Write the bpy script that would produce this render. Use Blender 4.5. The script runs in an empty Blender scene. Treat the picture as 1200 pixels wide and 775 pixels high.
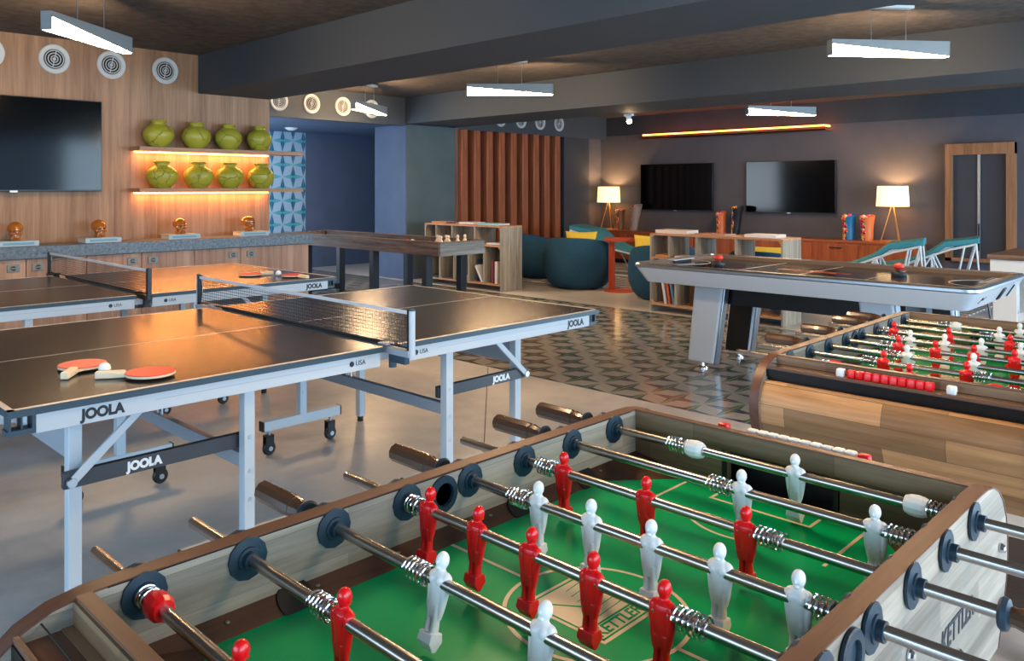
import bpy, bmesh, math, random
from math import sin, cos, pi, radians, sqrt, atan2
from mathutils import Vector, Matrix

SC = bpy.context.scene
COL = SC.collection
RND = random.Random(7)

# ------------------------------------------------------------------ camera, world, big lights, exposure
CAM_H = 1.38987
cam_d = bpy.data.cameras.new('camera')
cam_d.sensor_width = 36.0
cam_d.lens = 947.09 / 1200 * 36.0
cam_d.shift_x = (600 - 560.86) / 1200
cam_d.shift_y = -(387.5 - 221.34) / 1200
cam_d.clip_start = 0.02
cam = bpy.data.objects.new('camera', cam_d)
COL.objects.link(cam)
cam.location = (0, 0, CAM_H)
cam.rotation_euler = (pi / 2, 0, 0.79028 - pi / 2)
SC.camera = cam

SC.view_settings.view_transform = 'Standard'
SC.view_settings.look = 'None'
SC.view_settings.gamma = 1
SC.view_settings.use_curve_mapping = False
SC.view_settings.exposure = 1.0
SC.cycles.use_denoising = True
SC.cycles.max_bounces = 6
SC.cycles.diffuse_bounces = 4
SC.cycles.glossy_bounces = 4
SC.cycles.transmission_bounces = 6
SC.cycles.caustics_reflective = False
SC.cycles.caustics_refractive = False
SC.cycles.sample_clamp_indirect = 4.0

W = bpy.data.worlds.new('sky')
SC.world = W
W.use_nodes = True
bg = W.node_tree.nodes['Background']
bg.inputs[0].default_value = (0.40, 0.66, 1.0, 1)
bg.inputs[1].default_value = 1.0


def area(name, loc, rot, sx, sy, power, color, portal=False):
    l = bpy.data.lights.new(name, 'AREA')
    l.shape = 'RECTANGLE'
    l.size = sx
    l.size_y = sy
    l.energy = power
    l.color = color
    if portal:
        l.cycles.is_portal = True
    o = bpy.data.objects.new(name, l)
    COL.objects.link(o)
    o.location = loc
    o.rotation_euler = rot
    return o


# daylight through the open glazed side of the room (right of and behind the camera)
DAY = (0.60, 0.82, 1.0)
area('daylight', (1.2, -3.0, 1.25), (radians(90), 0, 0), 5.4, 2.4, 150, DAY)
area('daylight', (9.3, -3.0, 1.25), (radians(90), 0, 0), 6.6, 2.4, 300, DAY)
area('daylight', (-3.0, 1.8, 1.35), (radians(90), 0, radians(-90)), 5.6, 2.0, 80, DAY)
area('daylight', (4.62, 10.7, 1.3), (radians(90), 0, radians(-90)), 1.6, 1.9, 55, (0.72, 0.86, 1.0))


# ------------------------------------------------------------------ materials
def lin(c):
    return tuple(((v / 255) / 12.92 if v / 255 <= 0.04045 else ((v / 255 + 0.055) / 1.055) ** 2.4) for v in c) + (1,)


class NT:
    def __init__(self, m):
        self.nt = m.node_tree
        self.n = self.nt.nodes
        self.l = self.nt.links

    def add(self, t, **k):
        n = self.n.new(t)
        for a, b in k.items():
            setattr(n, a, b)
        return n

    def link(self, a, b):
        self.l.new(a, b)

    def val(self, sock, v):
        if hasattr(v, 'links') or isinstance(v, bpy.types.NodeSocket):
            self.l.new(v, sock)
        else:
            sock.default_value = v

    def m(self, op, a, b=0.0, c=0.0):
        n = self.n.new('ShaderNodeMath')
        n.operation = op
        self.val(n.inputs[0], a)
        self.val(n.inputs[1], b)
        if op in ('PINGPONG', 'MULTIPLY_ADD', 'COMPARE'):
            self.val(n.inputs[2], c) if op != 'PINGPONG' else None
        return n.outputs[0]

    def mix(self, f, a, b):
        n = self.n.new('ShaderNodeMix')
        n.data_type = 'RGBA'
        self.val(n.inputs[0], f)
        self.val(n.inputs[6], a)
        self.val(n.inputs[7], b)
        return n.outputs[2]

    def coords(self, scale=(1, 1, 1), rot=(0, 0, 0), loc=(0, 0, 0), kind='Object'):
        t = self.n.new('ShaderNodeTexCoord')
        mp = self.n.new('ShaderNodeMapping')
        mp.inputs['Scale'].default_value = scale
        mp.inputs['Rotation'].default_value = rot
        mp.inputs['Location'].default_value = loc
        self.l.new(t.outputs[kind], mp.inputs[0])
        return mp.outputs[0]

    def noise(self, vec, scale=5, detail=4, rough=0.5, dist=0.0):
        n = self.n.new('ShaderNodeTexNoise')
        n.inputs['Scale'].default_value = scale
        n.inputs['Detail'].default_value = detail
        n.inputs['Roughness'].default_value = rough
        n.inputs['Distortion'].default_value = dist
        self.l.new(vec, n.inputs['Vector'])
        return n.outputs[0]

    def ramp(self, f, stops):
        n = self.n.new('ShaderNodeValToRGB')
        cr = n.color_ramp
        while len(cr.elements) < len(stops):
            cr.elements.new(0.5)
        for e, (p, c) in zip(cr.elements, stops):
            e.position = p
            e.color = c
        self.l.new(f, n.inputs[0])
        return n.outputs[0]

    def bump(self, h, strength=0.2, dist=0.01):
        n = self.n.new('ShaderNodeBump')
        n.inputs['Strength'].default_value = strength
        n.inputs['Distance'].default_value = dist
        self.l.new(h, n.inputs['Height'])
        return n.outputs[0]


def mat(name, color=(128, 128, 128), rough=0.5, metal=0.0, emit=None, estr=0.0, spec=0.5, trans=0.0, coat=0.0, ior=1.45):
    m = bpy.data.materials.new(name)
    m.use_nodes = True
    b = m.node_tree.nodes['Principled BSDF']
    b.inputs['Base Color'].default_value = lin(color)
    b.inputs['Roughness'].default_value = rough
    b.inputs['Metallic'].default_value = metal
    b.inputs['Specular IOR Level'].default_value = spec
    b.inputs['IOR'].default_value = ior
    b.inputs['Coat Weight'].default_value = coat
    b.inputs['Transmission Weight'].default_value = trans
    if emit:
        b.inputs['Emission Color'].default_value = lin(emit)
        b.inputs['Emission Strength'].default_value = estr
    return m


def bsdf(m):
    return m.node_tree.nodes['Principled BSDF']


def speckle(name, c1, c2, scale=8, rough=0.5, metal=0, bump=0.0, detail=5, spec=0.5, stretch=(1, 1, 1), lo=0.3, hi=0.7, coat=0.0):
    m = mat(name, c1, rough, metal, spec=spec, coat=coat)
    t = NT(m)
    v = t.coords(stretch)
    f = t.noise(v, scale, detail, 0.6)
    c = t.ramp(f, [(lo, lin(c1)), (hi, lin(c2))])
    t.link(c, bsdf(m).inputs['Base Color'])
    if bump:
        t.link(t.bump(f, bump), bsdf(m).inputs['Normal'])
    return m


def wood(name, c1, c2, axis='X', scale=14, rough=0.45, bump=0.08, planks=None, spec=0.4):
    """grain runs along axis; planks = (length, width, plane) adds staves"""
    m = mat(name, c1, rough, spec=spec)
    t = NT(m)
    st = {'X': (0.06, 1, 1), 'Y': (1, 0.06, 1), 'Z': (1, 1, 0.05)}[axis]
    v = t.coords(st)
    f = t.noise(v, scale, 6, 0.65, 0.6)
    f2 = t.noise(v, scale * 7, 3, 0.6)
    g = t.m('ADD', t.m('MULTIPLY', f, 0.75), t.m('MULTIPLY', f2, 0.25))
    c = t.ramp(g, [(0.36, lin(c1)), (0.64, lin(c2))])
    if planks:
        L, Wd, pl = planks
        rot = {'XY': (0, 0, 0), 'XZ': (radians(90), 0, 0), 'YZ': (0, radians(90), 0), 'YX': (0, 0, radians(90))}[pl]
        tc = t.add('ShaderNodeTexCoord')
        sep = t.add('ShaderNodeSeparateXYZ')
        t.link(tc.outputs['Object'], sep.inputs[0])
        comb = t.add('ShaderNodeCombineXYZ')
        a, b2 = {'XY': (0, 1), 'XZ': (0, 2), 'YZ': (1, 2), 'YX': (1, 0), 'ZY': (2, 1)}[pl]
        t.link(sep.outputs[a], comb.inputs[0])
        t.link(sep.outputs[b2], comb.inputs[1])
        br = t.add('ShaderNodeTexBrick')
        br.offset = 0.37
        br.inputs['Scale'].default_value = 1.0
        br.inputs['Brick Width'].default_value = L
        br.inputs['Row Height'].default_value = Wd
        br.inputs['Mortar Size'].default_value = 0.0008
        br.inputs['Color1'].default_value = (0.22, 0.23, 0.26, 1)
        br.inputs['Color2'].default_value = (1, 1, 1, 1)
        br.inputs['Mortar'].default_value = (0.15, 0.15, 0.15, 1)
        t.link(comb.outputs[0], br.inputs['Vector'])
        mx = t.add('ShaderNodeMix', data_type='RGBA', blend_type='MULTIPLY')
        mx.inputs[0].default_value = 0.85 if name.startswith('butcher') else 0.5
        t.link(c, mx.inputs[6])
        t.link(br.outputs['Color'], mx.inputs[7])
        c = mx.outputs[2]
    t.link(c, bsdf(m).inputs['Base Color'])
    if bump:
        t.link(t.bump(g, bump, 0.005), bsdf(m).inputs['Normal'])
    return m


def star_tile(name, T, light, mid, dark, grout, axes=(0, 1), phase=(0, 0), rough=0.3, variation=0.1, fill=0.6):
    m = mat(name, light, rough, spec=0.5)
    t = NT(m)
    tc = t.add('ShaderNodeTexCoord')
    sep = t.add('ShaderNodeSeparateXYZ')
    t.link(tc.outputs['Object'], sep.inputs[0])
    x = t.m('DIVIDE', t.m('ADD', sep.outputs[axes[0]], phase[0] + 40 * T), T)
    y = t.m('DIVIDE', t.m('ADD', sep.outputs[axes[1]], phase[1] + 40 * T), T)
    u = t.m('PINGPONG', x, 1.0)
    w = t.m('PINGPONG', y, 1.0)
    s = t.m('ADD', u, w)
    d = t.m('SUBTRACT', u, w)
    ad = t.m('ABSOLUTE', d)
    half = t.m('MULTIPLY', t.m('MINIMUM', s, t.m('SUBTRACT', 2.0, s)), fill)
    petal = t.m('LESS_THAN', ad, half)
    # the two corner triangles, each split from its corner to the tile centre
    up = t.m('GREATER_THAN', d, 0.0)
    low = t.m('LESS_THAN', s, 1.0)
    # checker flips which side is dark
    dk = t.m('ABSOLUTE', t.m('SUBTRACT', up, low))
    c = t.mix(dk, lin(mid), lin(dark))
    c = t.mix(petal, c, lin(light))
    e = t.m('MINIMUM', t.m('MINIMUM', u, t.m('SUBTRACT', 1.0, u)), t.m('MINIMUM', w, t.m('SUBTRACT', 1.0, w)))
    g = t.m('LESS_THAN', e, 0.012)
    c = t.mix(g, c, lin(grout))
    v = t.coords((1, 1, 1))
    nz = t.noise(v, 3.0, 5, 0.6)
    c2 = t.add('ShaderNodeMix', data_type='RGBA', blend_type='MULTIPLY')
    c2.inputs[0].default_value = variation * 4
    t.link(c, c2.inputs[6])
    t.link(t.ramp(nz, [(0.3, (0.7, 0.7, 0.7, 1)), (0.7, (1.1, 1.1, 1.1, 1))]), c2.inputs[7])
    t.link(c2.outputs[2], bsdf(m).inputs['Base Color'])
    rr = t.add('ShaderNodeMapRange')
    rr.inputs['To Min'].default_value = rough * 0.7
    rr.inputs['To Max'].default_value = rough * 1.5
    t.link(nz, rr.inputs[0])
    t.link(rr.outputs[0], bsdf(m).inputs['Roughness'])
    return m


def mosaic(name, base, rough=0.35, lo=-1.0, hi=0.0):
    """painted vase colour with small bright bead patches over one flank (object -Y side)"""
    m = mat(name, base, rough)
    t = NT(m)
    vo = t.add('ShaderNodeTexVoronoi')
    vo.inputs['Scale'].default_value = 38
    v = t.coords((1, 1, 1))
    t.link(v, vo.inputs['Vector'])
    hsv = t.add('ShaderNodeSeparateColor')
    t.link(vo.outputs['Color'], hsv.inputs[0])
    pal = t.add('ShaderNodeValToRGB')
    pal.color_ramp.interpolation = 'CONSTANT'
    cols = [(0, (230, 40, 60)), (0.2, (245, 190, 40)), (0.36, (20, 20, 30)), (0.5, (235, 110, 40)), (0.66, (240, 230, 210)), (0.8, (210, 40, 140)), (0.92, (40, 120, 170))]
    while len(pal.color_ramp.elements) < len(cols):
        pal.color_ramp.elements.new(0.5)
    for e, (p, c) in zip(pal.color_ramp.elements, cols):
        e.position = p
        e.color = lin(c)
    t.link(hsv.outputs[0], pal.inputs[0])
    sep = t.add('ShaderNodeSeparateXYZ')
    t.link(v, sep.inputs[0])
    f = t.m('ADD', t.m('MULTIPLY', sep.outputs[1], 1.0), t.m('MULTIPLY', t.noise(v, 9, 2), 0.10))
    mask = t.m('GREATER_THAN', f, 0.045)
    c = t.mix(mask, lin(base), pal.outputs[0])
    t.link(c, bsdf(m).inputs['Base Color'])
    return m


M = {}
M['oak_wall'] = wood('oak_veneer_wall', (124, 90, 64), (168, 132, 102), 'Z', 9, 0.5, 0.03)
M['oak_door'] = wood('oak_veneer_door', (128, 96, 78), (178, 146, 126), 'Z', 8, 0.5, 0.03)
M['shelf_wood'] = wood('shelf_oak', (140, 104, 78), (180, 140, 110), 'X', 12, 0.45, 0.03)
M['counter'] = speckle('counter_stone', (52, 66, 80), (112, 128, 142), 40, 0.35, bump=0.02, detail=8, lo=0.35, hi=0.75)
M['concrete'] = None
m = mat('polished_concrete', (150, 142, 136), 0.42, spec=0.45)
t = NT(m)
v = t.coords()
f = t.noise(v, 0.9, 6, 0.62, 0.4)
f2 = t.noise(v, 6, 5, 0.6)
c = t.ramp(t.m('ADD', t.m('MULTIPLY', f, 0.75), t.m('MULTIPLY', f2, 0.25)), [(0.32, lin((148, 148, 150))), (0.5, lin((184, 182, 180))), (0.68, lin((206, 202, 198)))])
t.link(c, bsdf(m).inputs['Base Color'])
t.link(t.ramp(f, [(0.3, (0.3, 0.3, 0.3, 1)), (0.7, (0.5, 0.5, 0.5, 1))]), bsdf(m).inputs['Roughness'])
M['concrete'] = m
M['joint'] = mat('floor_joint', (84, 80, 76), 0.8)
M['floor_tile'] = star_tile('cement_floor_tile', 0.2, (148, 146, 140), (80, 102, 78), (30, 46, 72), (150, 148, 140), (0, 1), (-0.1, -0.09), 0.14, 0.08, 0.62)
M['wall_tile'] = star_tile('blue_star_wall_tile', 0.206, (146, 174, 200), (70, 152, 170), (18, 84, 122), (110, 176, 186), (0, 2), (0.06, 0.05), 0.3, 0.04)
M['ceiling'] = speckle('sprayed_ceiling', (62, 56, 52), (92, 84, 78), 10, 0.95, bump=0.35, detail=8)
M['beam'] = mat('beam_paint', (66, 72, 78), 0.7)
M['navy_wall'] = speckle('navy_plaster', (68, 84, 112), (78, 94, 124), 2, 0.7)
M['teal_wall'] = speckle('teal_grey_plaster', (68, 86, 92), (78, 96, 102), 2, 0.75)
M['dark_wall'] = speckle('dark_navy_plaster', (46, 52, 60), (54, 60, 70), 2, 0.7)
M['tv_wall'] = speckle('plum_grey_plaster', (78, 76, 84), (86, 84, 92), 2, 0.75)
M['walnut_slat'] = wood('walnut_slat', (112, 60, 40), (164, 104, 76), 'Z', 16, 0.28, 0.05)
M['walnut_dark'] = wood('walnut_backing', (34, 16, 10), (54, 28, 18), 'Z', 10, 0.5, 0.03)
M['cherry'] = wood('cherry_credenza', (128, 62, 34), (172, 94, 56), 'Z', 14, 0.4, 0.04)
M['cherry_top'] = wood('cherry_top', (132, 66, 36), (170, 96, 58), 'Y', 14, 0.35, 0.04)
M['door_frame'] = wood('pine_frame', (118, 78, 50), (166, 118, 84), 'Z', 12, 0.5, 0.04)
M['door_panel'] = mat('charcoal_door', (52, 56, 66), 0.55)
M['black'] = mat('black_plastic', (16, 17, 19), 0.4)
M['screen'] = mat('tv_glass', (4, 5, 7), 0.10, spec=0.32)
M['tv_case'] = mat('tv_case', (30, 34, 38), 0.35)
M['white_paint'] = mat('white_paint', (206, 212, 214), 0.4)
M['lamp_grey'] = mat('lamp_housing_grey', (128, 134, 136), 0.5)
M['alu'] = mat('white_aluminium', (172, 184, 194), 0.4)
M['alu_grey'] = mat('grey_aluminium', (150, 160, 172), 0.35, 0.2)
M['vent_white'] = mat('vent_white', (196, 200, 200), 0.5)
M['vent_dark'] = mat('vent_dark', (30, 26, 24), 0.7)
M['chrome'] = mat('chrome', (225, 225, 228), 0.12, 1.0)
M['rod'] = mat('rod_chrome', (176, 170, 164), 0.27, 1.0)
M['steel'] = mat('brushed_steel', (170, 178, 188), 0.35, 1.0)
M['nickel'] = mat('brushed_nickel', (120, 122, 116), 0.5, 0.6)
M['warm_led'] = mat('warm_led', (255, 170, 90), 0.5, emit=(255, 142, 60), estr=16)
M['orange_led'] = mat('orange_led', (255, 140, 70), 0.5, emit=(255, 120, 50), estr=7)
M['pendant_glow'] = mat('pendant_diffuser', (255, 240, 220), 0.5, emit=(255, 212, 162), estr=95)
M['spot_glow'] = mat('spot_glow', (255, 240, 220), 0.5, emit=(255, 214, 160), estr=60)
M['shade'] = mat('linen_lamp_shade', (250, 226, 180), 0.8, emit=(255, 210, 140), estr=1.15)
M['brass'] = mat('brass_leg', (206, 160, 92), 0.35, 0.7)
M['tabletop'] = speckle('matt_black_tabletop', (44, 40, 40), (52, 47, 46), 6, 0.22, spec=0.42)
M['top_line'] = mat('white_line', (196, 190, 184), 0.4)
M['top_edge'] = mat('tabletop_edge', (44, 66, 80), 0.45)
M['crossbar'] = mat('anthracite_bar', (46, 52, 60), 0.4)
M['ink'] = mat('lettering_ink', (22, 32, 44), 0.5)
M['white_ink'] = mat('lettering_white', (214, 220, 226), 0.5)
M['net_cord'] = mat('net_cord', (28, 26, 28), 0.8)
M['net_tape'] = mat('net_tape', (206, 208, 214), 0.7)
M['rubber_red'] = mat('red_rubber', (222, 60, 44), 0.5)
M['rubber_black'] = mat('black_rubber', (24, 22, 22), 0.5)
M['blade'] = mat('paddle_wood', (226, 206, 176), 0.45)
M['ball_white'] = mat('celluloid_white', (232, 232, 232), 0.35)
M['ball_orange'] = mat('celluloid_orange', (238, 170, 110), 0.35)
M['vase_green'] = None
m = mat('crackled_green_glaze', (170, 168, 36), 0.38)
t = NT(m)
v = t.coords((1, 1, 1))
vd = t.add('ShaderNodeVectorMath', operation='ADD')
nz = t.add('ShaderNodeTexNoise')
nz.inputs['Scale'].default_value = 18
t.link(v, nz.inputs['Vector'])
oi = t.add('ShaderNodeObjectInfo')
ov = t.add('ShaderNodeVectorMath', operation='ADD')
t.link(v, ov.inputs[0])
t.link(oi.outputs['Location'], ov.inputs[1])
v = ov.outputs[0]
sc = t.add('ShaderNodeVectorMath', operation='SCALE')
sc.inputs['Scale'].default_value = 0.05
t.link(nz.outputs['Color'], sc.inputs[0])
t.link(v, vd.inputs[0])
t.link(sc.outputs[0], vd.inputs[1])
vo = t.add('ShaderNodeTexVoronoi', feature='DISTANCE_TO_EDGE')
vo.inputs['Scale'].default_value = 5.0
t.link(vd.outputs[0], vo.inputs['Vector'])
cr = t.ramp(vo.outputs['Distance'], [(0.0, (0, 0, 0, 1)), (0.022, (1, 1, 1, 1))])
t.link(t.mix(cr, lin((104, 104, 30)), lin((150, 148, 46))), bsdf(m).inputs['Base Color'])
t.link(t.bump(cr, 0.7, 0.006), bsdf(m).inputs['Normal'])
M['vase_green'] = m
M['amber'] = mat('amber_glass', (190, 112, 36), 0.10, trans=0.45, spec=0.8, coat=0.5, ior=1.5)
M['book_silver'] = mat('silver_book_cover', (150, 172, 184), 0.35)
M['paper'] = mat('paper_block', (214, 204, 188), 0.8)
M['barn_top'] = wood('weathered_oak_rail', (74, 56, 46), (132, 104, 84), 'Y', 22, 0.55, 0.2)
M['barn_side'] = wood('weathered_oak_apron', (56, 46, 42), (118, 100, 90), 'Y', 26, 0.6, 0.3)
M['barn_end'] = wood('weathered_grey_end', (88, 92, 92), (140, 142, 138), 'X', 26, 0.6, 0.3)
M['play_maple'] = mat('shuffle_surface', (96, 62, 46), 0.3)
M['black_metal'] = mat('black_metal_leg', (26, 34, 44), 0.4)
M['crate'] = wood('reclaimed_plank', (112, 104, 92), (168, 160, 144), 'Z', 20, 0.65, 0.25)
M['crate_ply'] = wood('shelf_birch', (150, 108, 78), (192, 150, 116), 'Y', 14, 0.55, 0.05)
M['teal_fabric'] = speckle('teal_fabric', (20, 60, 84), (28, 74, 98), 60, 0.9, bump=0.1)
M['teal_light'] = speckle('light_teal_fabric', (52, 124, 138), (66, 142, 156), 60, 0.9, bump=0.1)
M['yellow_fabric'] = speckle('yellow_fabric', (214, 180, 58), (226, 194, 74), 60, 0.9, bump=0.1)
M['terracotta'] = mat('terracotta_steel', (182, 74, 46), 0.5)
m = mat('striped_rug', (200, 190, 175), 0.95)
t = NT(m)
v = t.coords((1.0, 1.0, 1))
wv = t.add('ShaderNodeTexWave')
wv.inputs['Scale'].default_value = 2.2
wv.inputs['Distortion'].default_value = 6
t.link(v, wv.inputs['Vector'])
t.link(t.ramp(wv.outputs[1], [(0.2, lin((60, 84, 116))), (0.45, lin((200, 190, 172))), (0.7, lin((150, 110, 90))), (0.9, lin((214, 206, 190)))]), bsdf(m).inputs['Base Color'])
M['rug'] = m
# air hockey
M['ah_white'] = mat('pearl_white_body', (184, 192, 200), 0.3, coat=0.3)
M['ah_field'] = speckle('black_playfield', (22, 20, 22), (28, 26, 27), 3, 0.12)
M['ah_rail'] = mat('bronze_inner_rail', (104, 88, 76), 0.5)
M['ah_red'] = mat('red_print', (172, 44, 30), 0.3)
# foosball
M['fb_greige'] = wood('greige_laminate', (120, 112, 100), (176, 168, 154), 'X', 16, 0.42, 0.03, planks=(0.55, 0.062, 'XZ'))
M['fb_end'] = wood('butcher_block_laminate', (160, 114, 72), (222, 170, 118), 'Y', 14, 0.42, 0.03, planks=(0.42, 0.058, 'YZ'))
M['fb_endwall'] = wood('brown_wall_laminate', (104, 82, 62), (146, 118, 90), 'Y', 16, 0.42, 0.03, planks=(0.3, 0.06, 'YZ'))
M['fb_top'] = wood('brown_top_band', (84, 54, 42), (100, 68, 54), 'X', 30, 0.42, 0.0)
M['fb_topend'] = wood('brown_end_cap', (88, 60, 46), (106, 76, 62), 'Y', 30, 0.42, 0.0)
M['fb_band'] = mat('dark_edge_band', (20, 15, 13), 0.4, spec=0.25)
M['fb_ramp'] = wood('dark_walnut_ramp', (40, 25, 18), (78, 50, 36), 'X', 20, 0.4, 0.03)
M['fb_green'] = mat('green_playfield', (2, 158, 96), 0.25, spec=0.25)
M['fb_line'] = mat('cream_print', (206, 198, 172), 0.35)
M['fb_red'] = mat('red_player_plastic', (214, 12, 20), 0.3, coat=0.2)
M['fb_white'] = mat('white_player_plastic', (220, 223, 222), 0.35, coat=0.1)
M['fb_blue'] = speckle('blue_black_bearing', (16, 38, 52), (24, 48, 64), 40, 0.45)
M['handle'] = mat('dark_stained_handle', (74, 50, 34), 0.25, coat=0.3)
M['leg_dark'] = speckle('black_textured_leg', (26, 22, 24), (46, 36, 36), 60, 0.7)


# ------------------------------------------------------------------ mesh building
class MB:
    def __init__(self):
        self.v = []
        self.f = []
        self.mi = []
        self.cur = 0

    def add(self, vs, fs, mi=None):
        o = len(self.v)
        self.v += [Vector(p) for p in vs]
        for f in fs:
            self.f.append(tuple(i + o for i in f))
            self.mi.append(self.cur if mi is None else mi)
        return self

    def box(self, x0, x1, y0, y1, z0, z1, mtx=None):
        vs = [Vector((x, y, z)) for z in (z0, z1) for y in (y0, y1) for x in (x0, x1)]
        if mtx:
            vs = [mtx @ p for p in vs]
        return self.add(vs, [(0, 2, 3, 1), (4, 5, 7, 6), (0, 1, 5, 4), (2, 6, 7, 3), (0, 4, 6, 2), (1, 3, 7, 5)])

    def bar(self, a, b, w, h, up=(0, 0, 1)):
        """rectangular bar from a to b, w across, h along up"""
        a, b = Vector(a), Vector(b)
        d = (b - a).normalized()
        u = Vector(up)
        s = d.cross(u).normalized()
        u = s.cross(d).normalized()
        vs = []
        for p in (a, b):
            for i, j in ((-1, -1), (1, -1), (1, 1), (-1, 1)):
                vs.append(p + s * (i * w / 2) + u * (j * h / 2))
        return self.add(vs, [(3, 2, 1, 0), (4, 5, 6, 7), (0, 1, 5, 4), (1, 2, 6, 5), (2, 3, 7, 6), (3, 0, 4, 7)])

    def tube(self, pts, r, n=12, cap=True, closed=False):
        pts = [Vector(p) for p in pts]
        rs = r if isinstance(r, (list, tuple)) else [r] * len(pts)
        rings = []
        prev = None
        for i, p in enumerate(pts):
            if closed:
                d = pts[(i + 1) % len(pts)] - pts[i - 1]
            else:
                d = pts[min(i + 1, len(pts) - 1)] - pts[max(i - 1, 0)]
            d.normalize()
            if prev is None:
                u = d.orthogonal().normalized()
            else:
                u = (prev - d * prev.dot(d)).normalized()
            prev = u
            w = d.cross(u)
            rings.append([p + (u * cos(2 * pi * k / n) + w * sin(2 * pi * k / n)) * rs[i] for k in range(n)])
        o = len(self.v)
        for rg in rings:
            self.v += rg
        m = len(rings)
        for i in range(m if closed else m - 1):
            for k in range(n):
                a = o + i * n + k
                b = o + i * n + (k + 1) % n
                c = o + ((i + 1) % m) * n + (k + 1) % n
                d = o + ((i + 1) % m) * n + k
                self.f.append((a, b, c, d))
                self.mi.append(self.cur)
        if cap and not closed:
            self.f.append(tuple(o + k for k in reversed(range(n))))
            self.mi.append(self.cur)
            self.f.append(tuple(o + (m - 1) * n + k for k in range(n)))
            self.mi.append(self.cur)
        return self

    def lathe(self, prof, n=32, c=(0, 0, 0), axis='Z', mtx=None):
        """prof = [(r, z)...] about axis through c"""
        c = Vector(c)
        o = len(self.v)
        for r, z in prof:
            for k in range(n):
                a = 2 * pi * k / n
                p = Vector((r * cos(a), r * sin(a), z))
                if axis == 'Y':
                    p = Vector((p.x, p.z, -p.y))
                elif axis == 'X':
                    p = Vector((p.z, p.x, p.y))
                if mtx:
                    p = mtx @ p
                self.v.append(c + p)
        for i in range(len(prof) - 1):
            for k in range(n):
                self.f.append((o + i * n + k, o + i * n + (k + 1) % n, o + (i + 1) * n + (k + 1) % n, o + (i + 1) * n + k))
                self.mi.append(self.cur)
        if prof[0][0] > 1e-6:
            self.f.append(tuple(o + k for k in reversed(range(n))))
            self.mi.append(self.cur)
        if prof[-1][0] > 1e-6:
            self.f.append(tuple(o + (len(prof) - 1) * n + k for k in range(n)))
            self.mi.append(self.cur)
        return self

    def prism(self, poly, lo, hi, plane='XZ'):
        """poly 2D points extruded along the remaining axis"""
        def P(a, b, c):
            return {'XZ': (a, c, b), 'XY': (a, b, c), 'YZ': (c, a, b)}[plane]
        n = len(poly)
        vs = [P(a, b, lo) for a, b in poly] + [P(a, b, hi) for a, b in poly]
        fs = [tuple(range(n)), tuple(reversed(range(n, 2 * n)))]
        fs += [((i + 1) % n, i, i + n, (i + 1) % n + n) for i in range(n)]
        return self.add(vs, fs)

    def loft(self, rings, cap=True):
        o = len(self.v)
        n = len(rings[0])
        for r in rings:
            self.v += [Vector(p) for p in r]
        for i in range(len(rings) - 1):
            for k in range(n):
                self.f.append((o + i * n + k, o + i * n + (k + 1) % n, o + (i + 1) * n + (k + 1) % n, o + (i + 1) * n + k))
                self.mi.append(self.cur)
        if cap:
            self.f.append(tuple(o + k for k in reversed(range(n))))
            self.f.append(tuple(o + (len(rings) - 1) * n + k for k in range(n)))
            self.mi += [self.cur, self.cur]
        return self

    def sphere(self, c, rx, ry=None, rz=None, n=16, m=10):
        ry = ry or rx
        rz = rz or rx
        rings = []
        for i in range(m + 1):
            a = -pi / 2 + pi * i / m
            rr = max(cos(a), 1e-3)
            rings.append([(c[0] + rx * rr * cos(2 * pi * k / n), c[1] + ry * rr * sin(2 * pi * k / n), c[2] + rz * sin(a)) for k in range(n)])
        return self.loft(rings)

    def build(self, name, mats, parent=None, loc=(0, 0, 0), smooth=35, bevel=0.0, seg=2, origin=(0, 0, 0), rot=None, label=None):
        me = bpy.data.meshes.new(name)
        O = Vector(origin)
        me.from_pydata([tuple(p - O) for p in self.v], [], self.f)
        if not isinstance(mats, (list, tuple)):
            mats = [mats]
        for mm in mats:
            me.materials.append(mm)
        for p, i in zip(me.polygons, self.mi):
            p.material_index = min(i, len(mats) - 1)
        bm = bmesh.new()
        bm.from_mesh(me)
        bmesh.ops.recalc_face_normals(bm, faces=bm.faces)
        bm.to_mesh(me)
        bm.free()
        if smooth:
            me.polygons.foreach_set('use_smooth', [True] * len(me.polygons))
            me.set_sharp_from_angle(angle=radians(smooth))
        o = bpy.data.objects.new(name, me)
        COL.objects.link(o)
        o.location = loc
        if rot:
            o.rotation_euler = rot
        if parent:
            o.parent = parent
        if bevel:
            b = o.modifiers.new('bevel', 'BEVEL')
            b.width = bevel
            b.segments = seg
            b.limit_method = 'ANGLE'
            b.angle_limit = radians(40)
        if label:
            o['label'] = label
        return o


def tag(o, label, cat, group=None):
    o['label'] = label
    o['category'] = cat
    if group:
        o['group'] = group
    return o


def thing(name, label, cat, loc=(0, 0, 0), rz=0.0, group=None):
    o = bpy.data.objects.new(name, None)
    COL.objects.link(o)
    o.empty_display_size = 0.1
    o.location = loc
    o.rotation_euler = (0, 0, rz)
    return tag(o, label, cat, group)


def structure(name, mb, m, **k):
    o = mb.build(name, m, **k)
    o['kind'] = 'structure'
    return o


def inst(src, parent, loc=(0, 0, 0), rot=(0, 0, 0), name=None):
    """another object on the same mesh"""
    o = src.copy()
    COL.objects.link(o)
    o.parent = parent
    o.location = loc
    o.rotation_euler = rot
    return o


def copy_tree(o, parent=None):
    c = o.copy()
    COL.objects.link(c)
    c.parent = parent
    for ch in list(o.children):
        copy_tree(ch, c)
    return c


_text_cache = {}


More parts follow.
